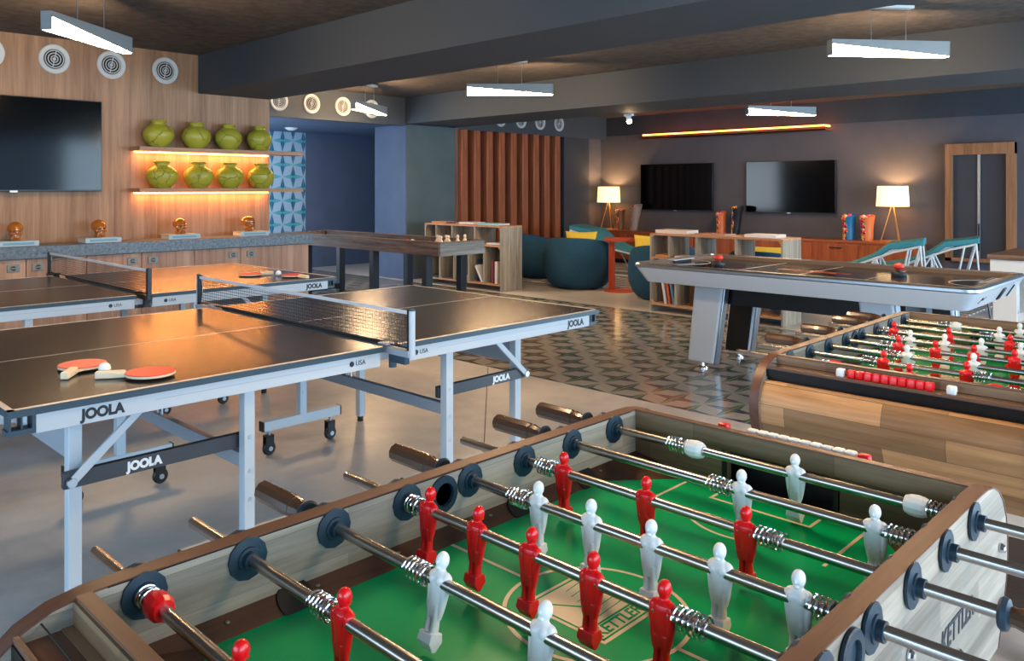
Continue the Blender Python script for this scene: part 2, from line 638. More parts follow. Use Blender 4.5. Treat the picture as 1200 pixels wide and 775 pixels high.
def lettering(txt, size, m, parent, loc, rot, extrude=0.0006, name='lettering', shear=0.0, sx=1.0, offset=0.0, spacing=1.0, outline=False):
    cu = bpy.data.curves.new(name, 'FONT')
    cu.body = txt
    cu.size = size
    cu.extrude = extrude
    cu.shear = shear
    cu.offset = offset
    cu.space_character = spacing
    cu.materials.append(m)
    o = bpy.data.objects.new(name, cu)
    COL.objects.link(o)
    dg = bpy.context.evaluated_depsgraph_get()
    me = bpy.data.meshes.new_from_object(o.evaluated_get(dg))
    bpy.data.objects.remove(o)
    n = bpy.data.objects.new(name, me)
    if not me.materials:
        me.materials.append(m)
    COL.objects.link(n)
    n.location = loc
    n.rotation_euler = rot
    n.scale = (sx, 1, 1)
    n.parent = parent
    return n


def superring(cx, cy, z, rx, ry, n=24, p=2.6):
    out = []
    for k in range(n):
        a = 2 * pi * k / n
        ca, sa = cos(a), sin(a)
        out.append((cx + rx * math.copysign(abs(ca) ** (2 / p), ca), cy + ry * math.copysign(abs(sa) ** (2 / p), sa), z))
    return out


def remeshed(ob, voxel, smooth_it=6):
    md = ob.modifiers.new('r', 'REMESH')
    md.mode = 'VOXEL'
    md.voxel_size = voxel
    s = ob.modifiers.new('s', 'SMOOTH')
    s.iterations = smooth_it
    s.factor = 0.5
    dg = bpy.context.evaluated_depsgraph_get()
    me = bpy.data.meshes.new_from_object(ob.evaluated_get(dg))
    ob.modifiers.clear()
    me.polygons.foreach_set('use_smooth', [True] * len(me.polygons))
    ob.data = me
    return ob


# ------------------------------------------------------------------ the room
CEIL = 2.781
SOF = 2.384
structure('floor', MB().box(-3.2, 4.49, -3.2, 13.4, -0.1, 0.0), M['concrete'])
structure('floor', MB().box(4.49, 7.78, -3.2, 13.4, -0.1, 0.0), M['floor_tile'])
structure('floor', MB().box(7.78, 14.2, -3.2, 13.4, -0.1, 0.0), M['concrete'])
structure('ceiling', MB().box(-3.2, 14.2, -3.2, 13.4, CEIL, CEIL + 0.1), M['ceiling'])
structure('ceiling_beam', MB().box(3.85, 4.68, -3.2, 8.04, SOF, CEIL), M['beam'])
structure('ceiling_beam', MB().box(7.88, 8.93, -3.2, 9.55, SOF, CEIL), M['beam'])
# oak feature wall at the left, with the wall behind the beam end
structure('wall_left', MB().box(-3.2, 4.68, 8.04, 8.30, 0, CEIL), M['oak_wall'])
structure('wall_back', MB().box(-3.2, -3.0, 5.0, 8.04, 0, CEIL), M['beam'])
structure('wall_back', MB().box(-3.2, -3.0, -3.2, -1.2, 0, CEIL), M['beam'])
structure('wall_back', MB().box(-3.2, -3.0, -1.2, 5.0, 2.4, CEIL), M['beam'])
structure('wall_right', MB().box(-3.2, 14.2, -3.2, -3.05, 2.5, CEIL), M['beam'])
structure('wall_right', MB().box(8.0, 8.7, -3.2, -3.05, 0, 2.5), M['beam'])
structure('wall_right', MB().box(13.0, 14.2, -3.2, -3.05, 0, 2.5), M['beam'])
# header with the round grilles and the lower ceiling of the alcove behind it
structure('wall_header', MB().box(4.68, 7.90, 9.55, 9.70, 2.355, CEIL), M['beam'])
structure('wall_header', MB().box(8.93, 13.0, 9.55, 9.70, 2.355, CEIL), M['beam'])
structure('ceiling', MB().box(4.4, 9.6, 9.70, 12.3, 2.37, 2.45), M['navy_wall'])
structure('wall_alcove', MB().box(4.4, 7.14 + 0.67, 12.2, 12.35, 0, 2.37), M['wall_tile'])
structure('wall_alcove', MB().box(7.81, 13.2, 12.2, 12.35, 0, 2.37), M['navy_wall'])
structure('wall_alcove', MB().box(4.4, 4.55, 8.3, 12.2, 0, 2.37), M['navy_wall'])
# column block and the teal-grey wall to its right
structure('wall_column', MB().box(7.90, 8.96, 9.56, 10.33, 0, SOF - 0.01), M['navy_wall'])
structure('wall_front', MB().box(7.91, 9.0, 9.548, 9.56, 0.0, SOF - 0.012), M['teal_wall'])
structure('wall_front', MB().box(8.96, 11.72, 9.66, 9.80, 0, 2.36), M['walnut_dark'])
structure('wall_front', MB().box(11.70, 12.46, 9.56, 9.80, 0, 2.36), M['dark_wall'])
structure('wall_front', MB().box(12.46, 13.2, 9.72, 9.90, 0, CEIL), M['tv_wall'])
structure('wall_tv', MB().box(13.05, 13.25, -3.2, 9.8, 0, CEIL), M['tv_wall'])
structure('trim_1', MB().box(13.0, 13.05, -3.2, 9.72, 2.42, CEIL), M['dark_wall'])
structure('baseboard_front', MB().box(7.90, 8.96, 9.535, 9.548, 0, 0.12), M['navy_wall'])
structure('baseboard_tv', MB().box(13.03, 13.05, -3.0, 9.7, 0, 0.12), M['tv_wall'])

structure('trim_2', MB().bar((2.2, 2.22, 0.0), (4.488, 4.428, 0.0), 0.006, 0.0012), M['joint'])

# walnut slats, each its own part of the slatted screen
scr = thing('slatted_screen', 'walnut vertical slat screen on the wall behind the open bookcase', 'wall panel', (8.97, 9.60, 0))
for k in range(9):
    x = 8.99 + k * 0.295
    MB().box(0, 0.15, -0.12, 0.055, 0.02, 2.35).build('slat', M['walnut_slat'], scr, loc=(x - 8.97, 0, 0), bevel=0.004)
MB().box(-0.04, -0.005, -0.06, 0.06, 0.0, 2.355).build('edge_trim', M['walnut_slat'], scr)


def vent(x, y, z, r, label, group):
    t = thing('air_vent', label, 'air vent', (x, y, z), 0, group)
    MB().lathe([(r, 0), (r, -0.010), (r * 0.93, -0.018), (r * 0.72, -0.012), (r * 0.66, 0.0)], 40, axis='Y', mtx=None).build('outer_ring', M['vent_white'], t)
    MB().lathe([(0.0, -0.001), (r * 0.68, -0.001), (r * 0.68, 0.0)], 32, axis='Y').build('backing', M['vent_dark'], t)
    for rr in (0.58, 0.40, 0.22):
        MB().tube([(r * rr * cos(a), -0.008, r * rr * sin(a)) for a in [2 * pi * k / 28 for k in range(28)]], r * 0.035, 6, closed=True).build('louver_ring', M['vent_white'], t)
    MB().lathe([(0, -0.012), (r * 0.10, -0.012), (r * 0.12, 0)], 16, axis='Y').build('hub', M['vent_white'], t)
    MB().bar((-r * 0.12, -0.010, -r * 0.6), (r * 0.12, -0.010, r * 0.6), r * 0.05, 0.006, up=(0, 1, 0)).build('cross_arm', M['vent_white'], t)
    return t


# lathe about Y maps +z(profile) to +y ; negative = towards the camera side
n_v = ['cut by the picture edge', 'above the television', 'third from the left', 'beside the ceiling beam']
for i, x in enumerate((1.92, 2.46, 2.97, 3.50)):
    vent(x, 8.038, 2.585, 0.135, 'white round air vent high on the oak wall, ' + n_v[i], 'round vents on the oak wall')
n_v = ['partly behind the beam', 'second from the oak wall', 'third from the oak wall', 'behind the hanging bar lamp']
for i, x in enumerate((5.70, 6.21, 6.735, 7.24)):
    vent(x, 9.548, 2.565, 0.135, 'white round vent on the header over the alcove, ' + n_v[i], 'round vents over the alcove')
n_v = ['leftmost sliver showing under the beam', 'second from left, lower half showing', 'third from left', 'fourth from left', 'rightmost']
for i, x in enumerate((9.0, 9.46, 9.98, 10.50, 11.01, 11.54)):
    if i == 0:
        continue
    vent(x, 9.548, 2.585, 0.135, 'white round vent above the walnut slats, ' + n_v[i - 1], 'round vents over the slat screen')


# ------------------------------------------------------------------ oak wall furniture: television, shelves, vases
def television(name_label, w, h, loc, rz, cat='television', reflect=None):
    t = thing('television', name_label, cat, loc, rz)
    MB().box(-w / 2, w / 2, -0.05, 0.0, -h / 2, h / 2).build('casing', M['tv_case'], t, bevel=0.004)
    MB().box(-w / 2 + 0.008, w / 2 - 0.008, -0.053, -0.049, -h / 2 + 0.016, h / 2 - 0.008).build('screen', M['screen'], t)
    MB().box(-0.03, 0.03, -0.056, -0.045, -h / 2 - 0.006, -h / 2 + 0.008).build('badge', M['steel'], t)
    MB().box(-0.3, 0.3, 0.0, 0.040, -0.15, 0.15).build('wall_bracket', M['black'], t)
    return t


television('large black television on the oak wall at the left picture edge', 1.50, 0.85, (2.10, 7.995, 1.79), 0)
television('black television on the grey wall, left of the two, above the bookcase', 1.50, 0.86, (13.0, 7.97, 1.42), -pi / 2)
television('black television on the grey wall, right of the two, beside the lamp', 1.50, 0.86, (13.0, 5.84, 1.42), -pi / 2)

VASE = None


def wall_shelf(z, label):
    t = thing('wall_shelf', label, 'shelf', (3.95, 8.04, z))
    MB().box(-0.80, 1.02, -0.23, 0, -0.040, 0).build('shelf_board', M['shelf_wood'], t, bevel=0.002)
    MB().box(-0.77, 0.70, -0.030, -0.010, -0.052, -0.041).build('led_strip', M['warm_led'], t, label='glowing warm light strip')
    return t


SH1, SH2 = 1.80, 1.395
wall_shelf(SH1, 'upper oak wall shelf with glowing light strip, holding four green vases')
wall_shelf(SH2, 'lower oak wall shelf with glowing light strip, holding four green vases')
for zz in (SH1, SH2):
    for xx in (3.55, 4.25):
        l = bpy.data.lights.new('shelf_strip_light', 'AREA')
        l.shape = 'RECTANGLE'; l.size = 0.7; l.size_y = 0.02; l.energy = 2.6; l.color = (1.0, 0.42, 0.12)
        o = bpy.data.objects.new('shelf_strip_light', l); COL.objects.link(o)
        o.location = (xx, 7.99, zz - 0.056)
        o.rotation_euler = (radians(-12), 0, 0)

prof = [(0.0, 0), (0.075, 0), (0.085, 0.008), (0.125, 0.045), (0.150, 0.090), (0.156, 0.125), (0.148, 0.16), (0.120, 0.192), (0.082, 0.212), (0.070, 0.222), (0.068, 0.238), (0.082, 0.250), (0.086, 0.258), (0.080, 0.262), (0.062, 0.256), (0.058, 0.235), (0.06, 0.20), (0.0, 0.19)]
vx1 = [3.375, 3.765, 4.12, 4.48]
vx2 = [3.41, 3.79, 4.135, 4.50]
order = ['leftmost', 'second from left', 'third from left', 'rightmost']
first = None
for row, (xs, zs, nm) in enumerate(((vx1, SH1, 'upper'), (vx2, SH2, 'lower'))):
    for i, x in enumerate(xs):
        if first is None:
            first = MB().lathe([(r * 1.0, z * 1.02) for r, z in prof], 40).build('green_vase', M['vase_green'])
            o = first
        else:
            o = first.copy()
            COL.objects.link(o)
        o.location = (x, 7.905 if row == 0 else 7.905, zs + 0.001)
        o.rotation_euler = (0, 0, 0.10 * i - 0.2 * row)
        o.scale = (0.98, 0.72, 1.0)
        tag(o, 'squat crackled green vase on the %s oak shelf, %s of four' % (nm, order[i]), 'vase', 'green vases on the %s shelf' % nm)

# counter, cabinets
ct = MB().box(-2.98, 4.96, 7.60, 8.033, 0.79, 0.895)
tag(ct.build('countertop', M['counter'], bevel=0.004), 'long speckled blue-grey stone countertop along the oak wall', 'countertop')
edges = [-3.0, -1.45, -0.45, 0.55, 1.15, 2.08, 2.61, 3.10, 3.62, 4.115, 4.93]


def cabinet(x0, x1, hx, label):
    t = thing('base_cabinet', label, 'cabinet', ((x0 + x1) / 2, 7.66, 0), 0, 'oak base cabinets under the countertop')
    w = (x1 - x0) / 2
    MB().box(-w, w, 0.0, 0.37, 0.06, 0.788).build('carcass', M['oak_door'], t)
    MB().box(-w, w, 0.03, 0.37, 0.0, 0.06).build('plinth', M['black'], t)
    MB().box(-w + 0.003, w - 0.003, -0.022, 0, 0.07, 0.785).build('door', M['oak_door'], t, bevel=0.002)
    for h in hx:
        p = MB().box(-0.048, 0.048, -0.012, 0, -0.032, 0.032).build('latch_plate', M['nickel'], t, loc=(h - (x0 + x1) / 2, -0.022, 0.715), bevel=0.003)
        MB().lathe([(0.020, 0), (0.020, -0.008), (0.0, -0.009)], 20, axis='Y').build('latch_ring', M['black'], p, loc=(0, -0.012, 0))
        MB().box(-0.022, 0.022, -0.026, -0.012, -0.005, 0.005).build('latch_pull', M['nickel'], p)
    return t


cabinet(1.15, 2.115, (2.015,), 'oak cabinet door at the left picture edge with one steel latch')
cabinet(2.115, 2.61, (2.206,), 'oak cabinet with latch at its left, behind the far net post')
cabinet(2.61, 3.10, (3.013,), 'oak cabinet behind the far net, latch at its right')
cabinet(3.10, 3.62, (3.205,), 'oak cabinet with latch at its left, right of the far net')
cabinet(3.62, 4.115, (4.029,), 'oak cabinet under the third skull, latch at its right')
cabinet(4.115, 4.93, (4.231,), 'rightmost oak cabinet, next to the blue tiled alcove')
cabinet(0.1, 1.15, (), 'oak cabinet further left along the wall')


# glass skulls on silver books
def skull_mesh():
    b = MB()
    b.sphere((0, 0.006, 0.088), 0.052, 0.064, 0.052, 24, 16)
    b.sphere((0, -0.018, 0.058), 0.042, 0.042, 0.044, 20, 12)
    b.sphere((0, -0.020, 0.028), 0.035, 0.038, 0.034, 16, 10)
    b.sphere((0.034, -0.030, 0.052), 0.013, 0.020, 0.010, 12, 8)
    b.sphere((-0.034, -0.030, 0.052), 0.013, 0.020, 0.010, 12, 8)
    b.sphere((0, -0.048, 0.078), 0.040, 0.014, 0.010, 16, 8)
    b.box(-0.030, 0.030, -0.046, 0.030, 0.0, 0.022)
    o = b.build('glass_skull', M['amber'])
    remeshed(o, 0.0035, 4)
    me = o.data
    for v in me.vertices:   # press in eye sockets, nose and tooth line
        for cx, cz, r, dpt in ((0.018, 0.066, 0.012, 0.016), (-0.018, 0.066, 0.012, 0.016), (0, 0.047, 0.007, 0.010)):
            if v.co.y < -0.02:
                dd = sqrt((v.co.x - cx) ** 2 + (v.co.z - cz) ** 2)
                if dd < r:
                    v.co.y += dpt * (1 - (dd / r) ** 2)
        if v.co.y < -0.035 and abs(v.co.z - 0.030) < 0.010 and abs(v.co.x) < 0.02:
            v.co.y += 0.002 * sin(v.co.x * 1600)
            if abs(v.co.z - 0.030) < 0.0025:
                v.co.y += 0.004
    return o


sk = skull_mesh()
skd = ['leftmost, near the television', 'second from left, below the television corner', 'third from left, under the green vases', 'rightmost, turned to the right']
for i, (x, rz) in enumerate(((2.085, -0.15), (2.785, 0.05), (3.56, 0.0), (4.31, 1.0))):
    bt = thing('silver_book', 'silver-spined book lying on the stone counter under the %s skull' % ['leftmost', 'second', 'third', 'rightmost'][i], 'book', (x - 0.01 + (0.02 if i == 3 else 0), 7.80, 0.896), (0.0, 0.02, -0.02, -0.05)[i], 'books under the skulls')
    MB().box(-0.155, 0.155, -0.095, 0.095, 0.004, 0.040).build('pages', M['paper'], bt)
    MB().box(-0.16, 0.16, -0.10, 0.10, 0.0, 0.004).box(-0.16, 0.16, -0.10, 0.10, 0.040, 0.044).box(-0.16, 0.16, -0.102, -0.098, 0.0, 0.044).build('cover', M['book_silver'], bt)
    MB().box(-0.12, 0.12, -0.104, -0.102, 0.012, 0.032).build('spine_panel', mat('spine_blue_%d' % i, (96, 140, 160), 0.35), bt)
    o = sk if i == 0 else sk.copy()
    if i:
        COL.objects.link(o)
    o.location = (x, 7.84, 0.941)
    o.rotation_euler = (0, 0, rz)
    o.scale = (1.22, 1.22, 1.16)
    tag(o, 'amber glass skull on a silver book, ' + skd[i], 'skull ornament', 'amber glass skulls')

# alcove downlight
dl = thing('downlight', 'small white surface downlight on the alcove ceiling above the blue tiles', 'ceiling light', (7.0, 11.35, 2.37))
MB().lathe([(0.10, 0), (0.10, -0.01), (0.05, -0.04), (0, -0.045)], 24).build('housing', M['white_paint'], dl)


# ------------------------------------------------------------------ pendant bar lamps
def pendant(x, y, ztop, L, rz, can_dx, label, ends=(0.13, 0.115)):
    t = thing('pendant_lamp', label, 'pendant lamp', (x, y, ztop), rz, 'white bar pendant lamps')
    h, w = 0.118, 0.075
    l = L / 2
    # body with a twisting cut-out along its lower near edge
    b = MB()
    b.box(-l, l, -w / 2, w / 2, -h * 0.22, 0)
    b.box(-l, -l + 0.008, -w / 2, w / 2, -h, -h * 0.22)
    b.box(l - 0.008, l, -w / 2, w / 2, -h, -h * 0.22)
    b.add([(-l, -w / 2, -h * 0.22), (l, -w / 2, -h * 0.22), (l, -w / 2, -h + 0.004), (-l, -w / 2, -h * 0.30),
           (-l, -w / 2 + 0.005, -h * 0.22), (l, -w / 2 + 0.005, -h * 0.22), (l, -w / 2 + 0.005, -h + 0.004), (-l, -w / 2 + 0.005, -h * 0.30)],
          [(0, 1, 2, 3), (7, 6, 5, 4), (3, 2, 6, 7), (0, 4, 5, 1), (1, 5, 6, 2), (0, 3, 7, 4)])
    b.add([(-l, w / 2, -h * 0.22), (l, w / 2, -h * 0.22), (l, w / 2, -h * 0.30), (-l, w / 2, -h + 0.004),
           (-l, w / 2 - 0.005, -h * 0.22), (l, w / 2 - 0.005, -h * 0.22), (l, w / 2 - 0.005, -h * 0.30), (-l, w / 2 - 0.005, -h + 0.004)],
          [(0, 3, 2, 1), (4, 5, 6, 7), (3, 7, 6, 2), (0, 1, 5, 4), (1, 2, 6, 5), (0, 4, 7, 3)])
    b.build('housing', M['lamp_grey'], t)
    g = w / 2 - 0.007
    MB().loft([[(-l + 0.009, -g, -h * 0.24), (-l + 0.009, g, -h * 0.24), (-l + 0.009, g, -h), (-l + 0.009, -g, -h)],
               [(l - 0.009, -g, -h * 0.24), (l - 0.009, g, -h * 0.24), (l - 0.009, g, -h), (l - 0.009, -g, -h)]]).build('diffuser', M['pendant_glow'], t, smooth=0, label='glowing warm white diffuser')
    for s in can_dx:
        MB().tube([(s, 0, 0), (s, 0, CEIL - ztop)], 0.0022, 6).build('suspension_wire', M['steel'], t)
    cx = sum(can_dx) / 2
    MB().box(cx - 0.19, cx + 0.19, -0.03, 0.03, CEIL - ztop - 0.022, CEIL - ztop).build('ceiling_rose', M['white_paint'], t)
    return t


pendant(2.00, 5.79, 2.507, 0.92, radians(38), (-0.14, 0.16), 'bar pendant lamp hanging nearest the camera, upper left over the tables')
pendant(6.52, 8.64, 2.52, 0.94, radians(27), (-0.13, 0.13), 'small bar pendant lamp in front of the round alcove vents')
pendant(6.42, 6.00, 2.527, 0.94, radians(-44), (-0.13, 0.13), 'bar pendant lamp at top centre between the two beams')
pendant(6.53, 2.17, 2.513, 0.95, radians(-38.5), (-0.14, 0.14), 'bar pendant lamp at top right between the two beams')
pendant(10.56, 4.87, 2.50, 1.00, radians(-34), (-0.15, 0.15), 'bar pendant lamp beyond the far beam, near the televisions')

pendant(2.05, 1.95, 2.51, 0.94, radians(30), (-0.14, 0.14), 'added unseen bar pendant lamp over the nearest foosball table, above the picture')  # unseen lamp, added for the warm light on the foosball rods
pendant(6.5, -1.4, 2.51, 0.94, radians(-35), (-0.14, 0.14), 'added fill bar pendant lamp to the right of the camera, outside the picture')  # added out of view as warm fill, same model as the visible lamps
pendant(2.0, -1.6, 2.51, 0.94, radians(30), (-0.14, 0.14), 'added fill bar pendant lamp behind the camera, outside the picture')  # unseen extra pendant, put in for more warm light

sp = thing('spotlight', 'small white ceiling spotlight glowing behind the far beam', 'spotlight', (8.98, 6.23, 2.32))
MB().box(-0.03, 0.03, -0.06, 0.06, 0.035, 0.064).build('mount', M['white_paint'], sp)
MB().lathe([(0.035, -0.06), (0.035, 0.05), (0.0, 0.052)], 20, mtx=Matrix.Rotation(radians(50), 4, Vector((-0.71, 0.71, 0)))).build('head', M['white_paint'], sp)
MB().lathe([(0.0, -0.064), (0.033, -0.063), (0.033, -0.058)], 20, mtx=Matrix.Rotation(radians(50), 4, Vector((-0.71, 0.71, 0)))).build('lens', M['spot_glow'], sp)

lb = thing('light_ledge', 'long wooden ledge with orange glowing light above the two televisions', 'light', (13.0, 6.88, 2.375))
MB().box(-0.22, 0.04, -1.70, 1.70, -0.060, -0.040).box(-0.22, -0.205, -1.70, 1.70, -0.060, 0.0).build('ledge_board', M['cherry_top'], lb)
MB().box(-0.218, -0.19, -1.68, 1.68, 0.001, 0.026).build('led_strip', M['orange_led'], lb, label='orange glowing strip')
MB().box(-0.20, 0.0, -1.69, -1.66, 0.0, 0.026).build('end_strip', M['orange_led'], lb)

# ------------------------------------------------------------------ framed double panel on the TV wall
d = structure('door_1', MB().box(12.99, 13.04, 2.73, 3.50, 0.40, 1.90), M['door_panel'])
f = MB().box(12.90, 13.05, 3.445, 3.53, 0.36, 2.03).box(12.90, 13.05, 2.68, 2.78, 0.36, 2.03).box(12.895, 13.05, 2.68, 3.53, 1.87, 2.03).box(12.90, 13.05, 2.68, 3.53, 0.36, 0.41)
o = f.build('door_frame', M['door_frame'], bevel=0.004); o.parent = d
o = MB().box(12.965, 12.99, 3.10, 3.135, 0.41, 1.87).build('centre_post', M['steel']); o.parent = d
o = MB().box(12.955, 12.966, 3.108, 3.128, 0.52, 0.9).build('door_handle', M['black']); o.parent = d


# ------------------------------------------------------------------ credenza, lamps, vases
cz = thing('credenza', 'long low cherry wood credenza under the two televisions', 'sideboard', (12.75, 6.60, 0))
MB().box(-0.25, 0.25, -2.82, 2.86, 0.575, 0.61).build('top', M['cherry_top'], cz, bevel=0.003)
MB().box(-0.23, 0.25, -2.80, 2.84, 0.08, 0.575).build('carcass', M['cherry'], cz)
MB().box(-0.19, 0.25, -2.78, 2.82, 0.0, 0.08).build('plinth', M['black'], cz)
k = -2.72
for i in range(8):
    dd = MB().box(-0.02, 0.0, 0.02, 0.66, 0.12, 0.55).build('door', M['cherry'], cz, loc=(-0.232, k, 0), bevel=0.003)
    MB().box(-0.045, -0.02, 0.25, 0.43, 0.49, 0.503).build('door_handle', M['black'], dd)
    k += 0.69


def lamp(y, label):
    t = thing('table_lamp', label, 'lamp', (12.78, y, 0.61))
    MB().lathe([(0.0, 0), (0.16, 0), (0.16, 0.012), (0.0, 0.014)], 32).build('base_ring', M['brass'], t)
    for a in (-0.2, 2.0, 4.1):
        MB().tube([(0.155 * cos(a), 0.155 * sin(a), 0.012), (0.012 * cos(a), 0.012 * sin(a), 0.54)], 0.008, 8).build('leg', M['brass'], t)
    MB().lathe([(0.222, 0.52), (0.205, 0.82), (0.200, 0.82), (0.217, 0.52)], 40).build('lamp_shade', M['shade'], t, label='glowing cream drum shade')
    MB().lathe([(0.0, 0.52), (0.03, 0.52), (0.03, 0.60), (0.0, 0.62)], 12).build('lamp_socket', M['brass'], t)
    l = bpy.data.lights.new('bulb', 'POINT')
    l.energy = 14
    l.color = (1.0, 0.66, 0.34)
    l.shadow_soft_size = 0.04
    o = bpy.data.objects.new('bulb', l)
    COL.objects.link(o)
    o.parent = t
    o.location = (0, 0, 0.68)
    return t


lamp(9.33, 'lit tripod lamp with cream drum shade at the left end of the credenza')
lamp(4.19, 'lit tripod lamp with cream drum shade at the right end of the credenza')


def jug(y, h, base, r0, r1, label, lean=0.0, x=12.72):
    m = mosaic('painted_' + label.split()[0] + str(int(y * 100)), base)
    b = MB()
    rings = []
    N = 28
    for i in range(13):
        u = i / 12
        r = r0 + (r1 - r0) * (u ** 0.8)
        r *= 1 - 0.10 * sin(pi * u)
        zz = u * h
        rings.append([(r * cos(2 * pi * k / N), r * 0.9 * sin(2 * pi * k / N) + lean * u, zz + (0.05 * h * (cos(2 * pi * k / N)) * u ** 3)) for k in range(N)])
    for i in range(4):
        u = 1 - i * 0.25
        r = (r0 + (r1 - r0) * (u ** 0.8)) * 0.88
        rings.append([(r * cos(2 * pi * k / N), r * 0.9 * sin(2 * pi * k / N) + lean * u, u * h * 0.99 + (0.05 * h * (cos(2 * pi * k / N)) * u ** 3)) for k in range(N)])
    b.loft(rings)
    o = b.build('painted_vase', m, loc=(x, y, 0.611))
    tag(o, label, 'vase', 'painted vases on the credenza')
    return o


jug(9.02, 0.38, (120, 74, 44), 0.07, 0.10, 'brown vase with red and yellow bead blossoms, beside the left lamp', 0.0)
jug(8.72, 0.47, (150, 128, 118), 0.07, 0.12, 'taller leaning grey vase with red bead blossoms, left of the left television', -0.07)
jug(6.93, 0.38, (196, 100, 48), 0.085, 0.10, 'orange vase with bead blossoms between the two televisions')
jug(6.67, 0.47, (26, 28, 34), 0.075, 0.11, 'tall black vase with yellow bead blossoms between the two televisions', -0.05)
jug(4.80, 0.38, (26, 104, 150), 0.095, 0.12, 'blue vase with orange bead blossoms near the right lamp')
jug(4.53, 0.37, (206, 116, 60), 0.09, 0.12, 'orange vase with pink bead blossoms next to the right lamp')


# ------------------------------------------------------------------ open bookcases (same design twice)
def bookcase(y0, label):
    """long side faces -X at x=7.85, y0..y0+1.56"""
    t = thing('open_bookcase', label, 'bookcase', (7.85, y0, 0), 0, 'low open bookcases in reclaimed wood')
    D, H, L = 0.42, 0.885, 1.56
    P, C = M['crate_ply'], M['crate']
    th = 0.022
    MB().box(0, D, 0, th, 0, H - th).build('end_panel', C, t, bevel=0.002)
    MB().box(0, D, L - th, L, 0, H - th).build('end_panel', C, t, bevel=0.002)
    MB().box(0, D, 0, L, H - th, H).build('top_board', P, t, bevel=0.002)
    MB().box(0, D, th, L - th, 0.075, 0.075 + th).build('bottom_board', P, t, bevel=0.002)
    MB().box(0, D, th, 0.60, 0.60, 0.60 + th).build('shelf_board', P, t)
    MB().box(0, D, 0.92, L - th, 0.60, 0.60 + th).build('shelf_board', P, t)
    for y in (0.32, 0.62, 0.92, 1.22):
        MB().box(0, D, y, y + th, 0.097, 0.60).build('divider', C, t)
    for y in (0.50, 0.96, 1.30):
        MB().box(0, D * 0.98, y, y + th, 0.60, H - th).build('divider', C, t)
    MB().box(D - 0.01, D, 0.10, L - 0.1, 0.30, 0.62).build('back_panel', C, t)
    b = MB()
    for y, s in ((th, 1), (L - th, -1)):
        for z, q in ((H - th, -1), (0.60, -1), (0.097, 1)):
            b.prism([(y, z), (y + s * 0.035, z), (y, z + q * 0.035)], 0.0, 0.02, 'YZ')
    b.build('corner_brace', P, t)
    return t


bookcase(7.50, 'open reclaimed-wood bookcase behind the shuffleboard table, left of the two')
bookcase(3.60, 'open reclaimed-wood bookcase behind the air hockey table, right of the two')


def book(x, y, z, lx, ly, th, col, label, rz=0.0, stand=None, group=None, tilt=0.0):
    """lying: lx along X, ly along Y; stand: upright with spine toward -X"""
    m = mat('cover_' + '_'.join(label.split()[:3]), col, 0.45)
    t = thing('book', label, 'book', (x, y, z), rz, group)
    if stand is None:
        MB().box(-lx / 2 + 0.004, lx / 2 - 0.004, -ly / 2 + 0.004, ly / 2 - 0.004, 0.003, th - 0.003).build('pages', M['paper'], t)
        MB().box(-lx / 2, lx / 2, -ly / 2, ly / 2, 0, 0.003).box(-lx / 2, lx / 2, -ly / 2, ly / 2, th - 0.003, th).box(-lx / 2 - 0.002, -lx / 2 + 0.002, -ly / 2, ly / 2, 0, th).build('cover', m, t)
    else:
        b = MB().box(0.004, lx, -th / 2 + 0.003, th / 2 - 0.003, 0.004, ly - 0.004).build('pages', M['paper'], t)
        c = MB().box(0, lx, -th / 2, -th / 2 + 0.003, 0, ly).box(0, lx, th / 2 - 0.003, th / 2, 0, ly).box(-0.002, 0.003, -th / 2, th / 2, 0, ly).build('cover', m, t)
        t.rotation_euler = (tilt, 0, rz)
    return t


T = 0.886
book(8.10, 8.92, T, 0.24, 0.26, 0.022, (196, 120, 70), 'orange book lying at the far end of the left bookcase top')
book(8.10, 8.64, T, 0.22, 0.20, 0.018, (90, 24, 34), 'dark red book lying on the left bookcase top')
book(8.12, 8.33, T, 0.24, 0.30, 0.026, (196, 190, 196), 'pale grey book lying in the middle of the left bookcase top')
book(8.08, 7.86, T, 0.24, 0.40, 0.024, (120, 178, 192), 'light blue book lying at the near end of the left bookcase top')
book(8.05, 4.93, T, 0.26, 0.40, 0.038, (208, 196, 190), 'thick white book lying at the left end of the right bookcase top')
book(8.06, 4.46, T, 0.24, 0.36, 0.014, (190, 130, 110), 'thin pinkish book lying in the middle of the right bookcase top')
book(8.05, 3.88, T, 0.24, 0.34, 0.030, (206, 214, 224), 'white book lying at the right end of the right bookcase top')
Z6 = 0.623
book(8.05, 7.72, Z6, 0.24, 0.26, 0.022, (190, 200, 206), 'pale book lying on the middle shelf of the left bookcase')
book(8.02, 5.03, Z6, 0.24, 0.19, 0.020, (196, 140, 96), 'tan book lying on the middle shelf of the right bookcase')
book(7.98, 4.74, Z6, 0.22, 0.22, 0.020, (214, 204, 204), 'white book lying on the middle shelf of the right bookcase')
Z1 = 0.098
book(7.90, 7.64, Z1, 0.2, 0.30, 0.045, (206, 200, 192), 'white upright book with red print in the left bookcase, nearest compartment', stand=1)
book(7.90, 7.71, Z1, 0.2, 0.31, 0.03, (120, 40, 56), 'maroon upright book in the left bookcase, nearest compartment', stand=1)
book(7.88, 7.885, Z1 + 0.002, 0.2, 0.26, 0.035, (210, 206, 204), 'white book leaning in the second compartment of the left bookcase', stand=1, tilt=radians(-31))
book(7.95, 8.055, Z1, 0.2, 0.30, 0.02, (30, 60, 90), 'navy upright book in the second compartment of the left bookcase', stand=1)
book(7.97, 8.27, Z1, 0.24, 0.2, 0.05, (206, 196, 186), 'cream book lying in the third compartment of the left bookcase')
book(7.99, 8.89, Z1, 0.24, 0.26, 0.03, (40, 44, 52), 'black book lying in the far compartment of the left bookcase')
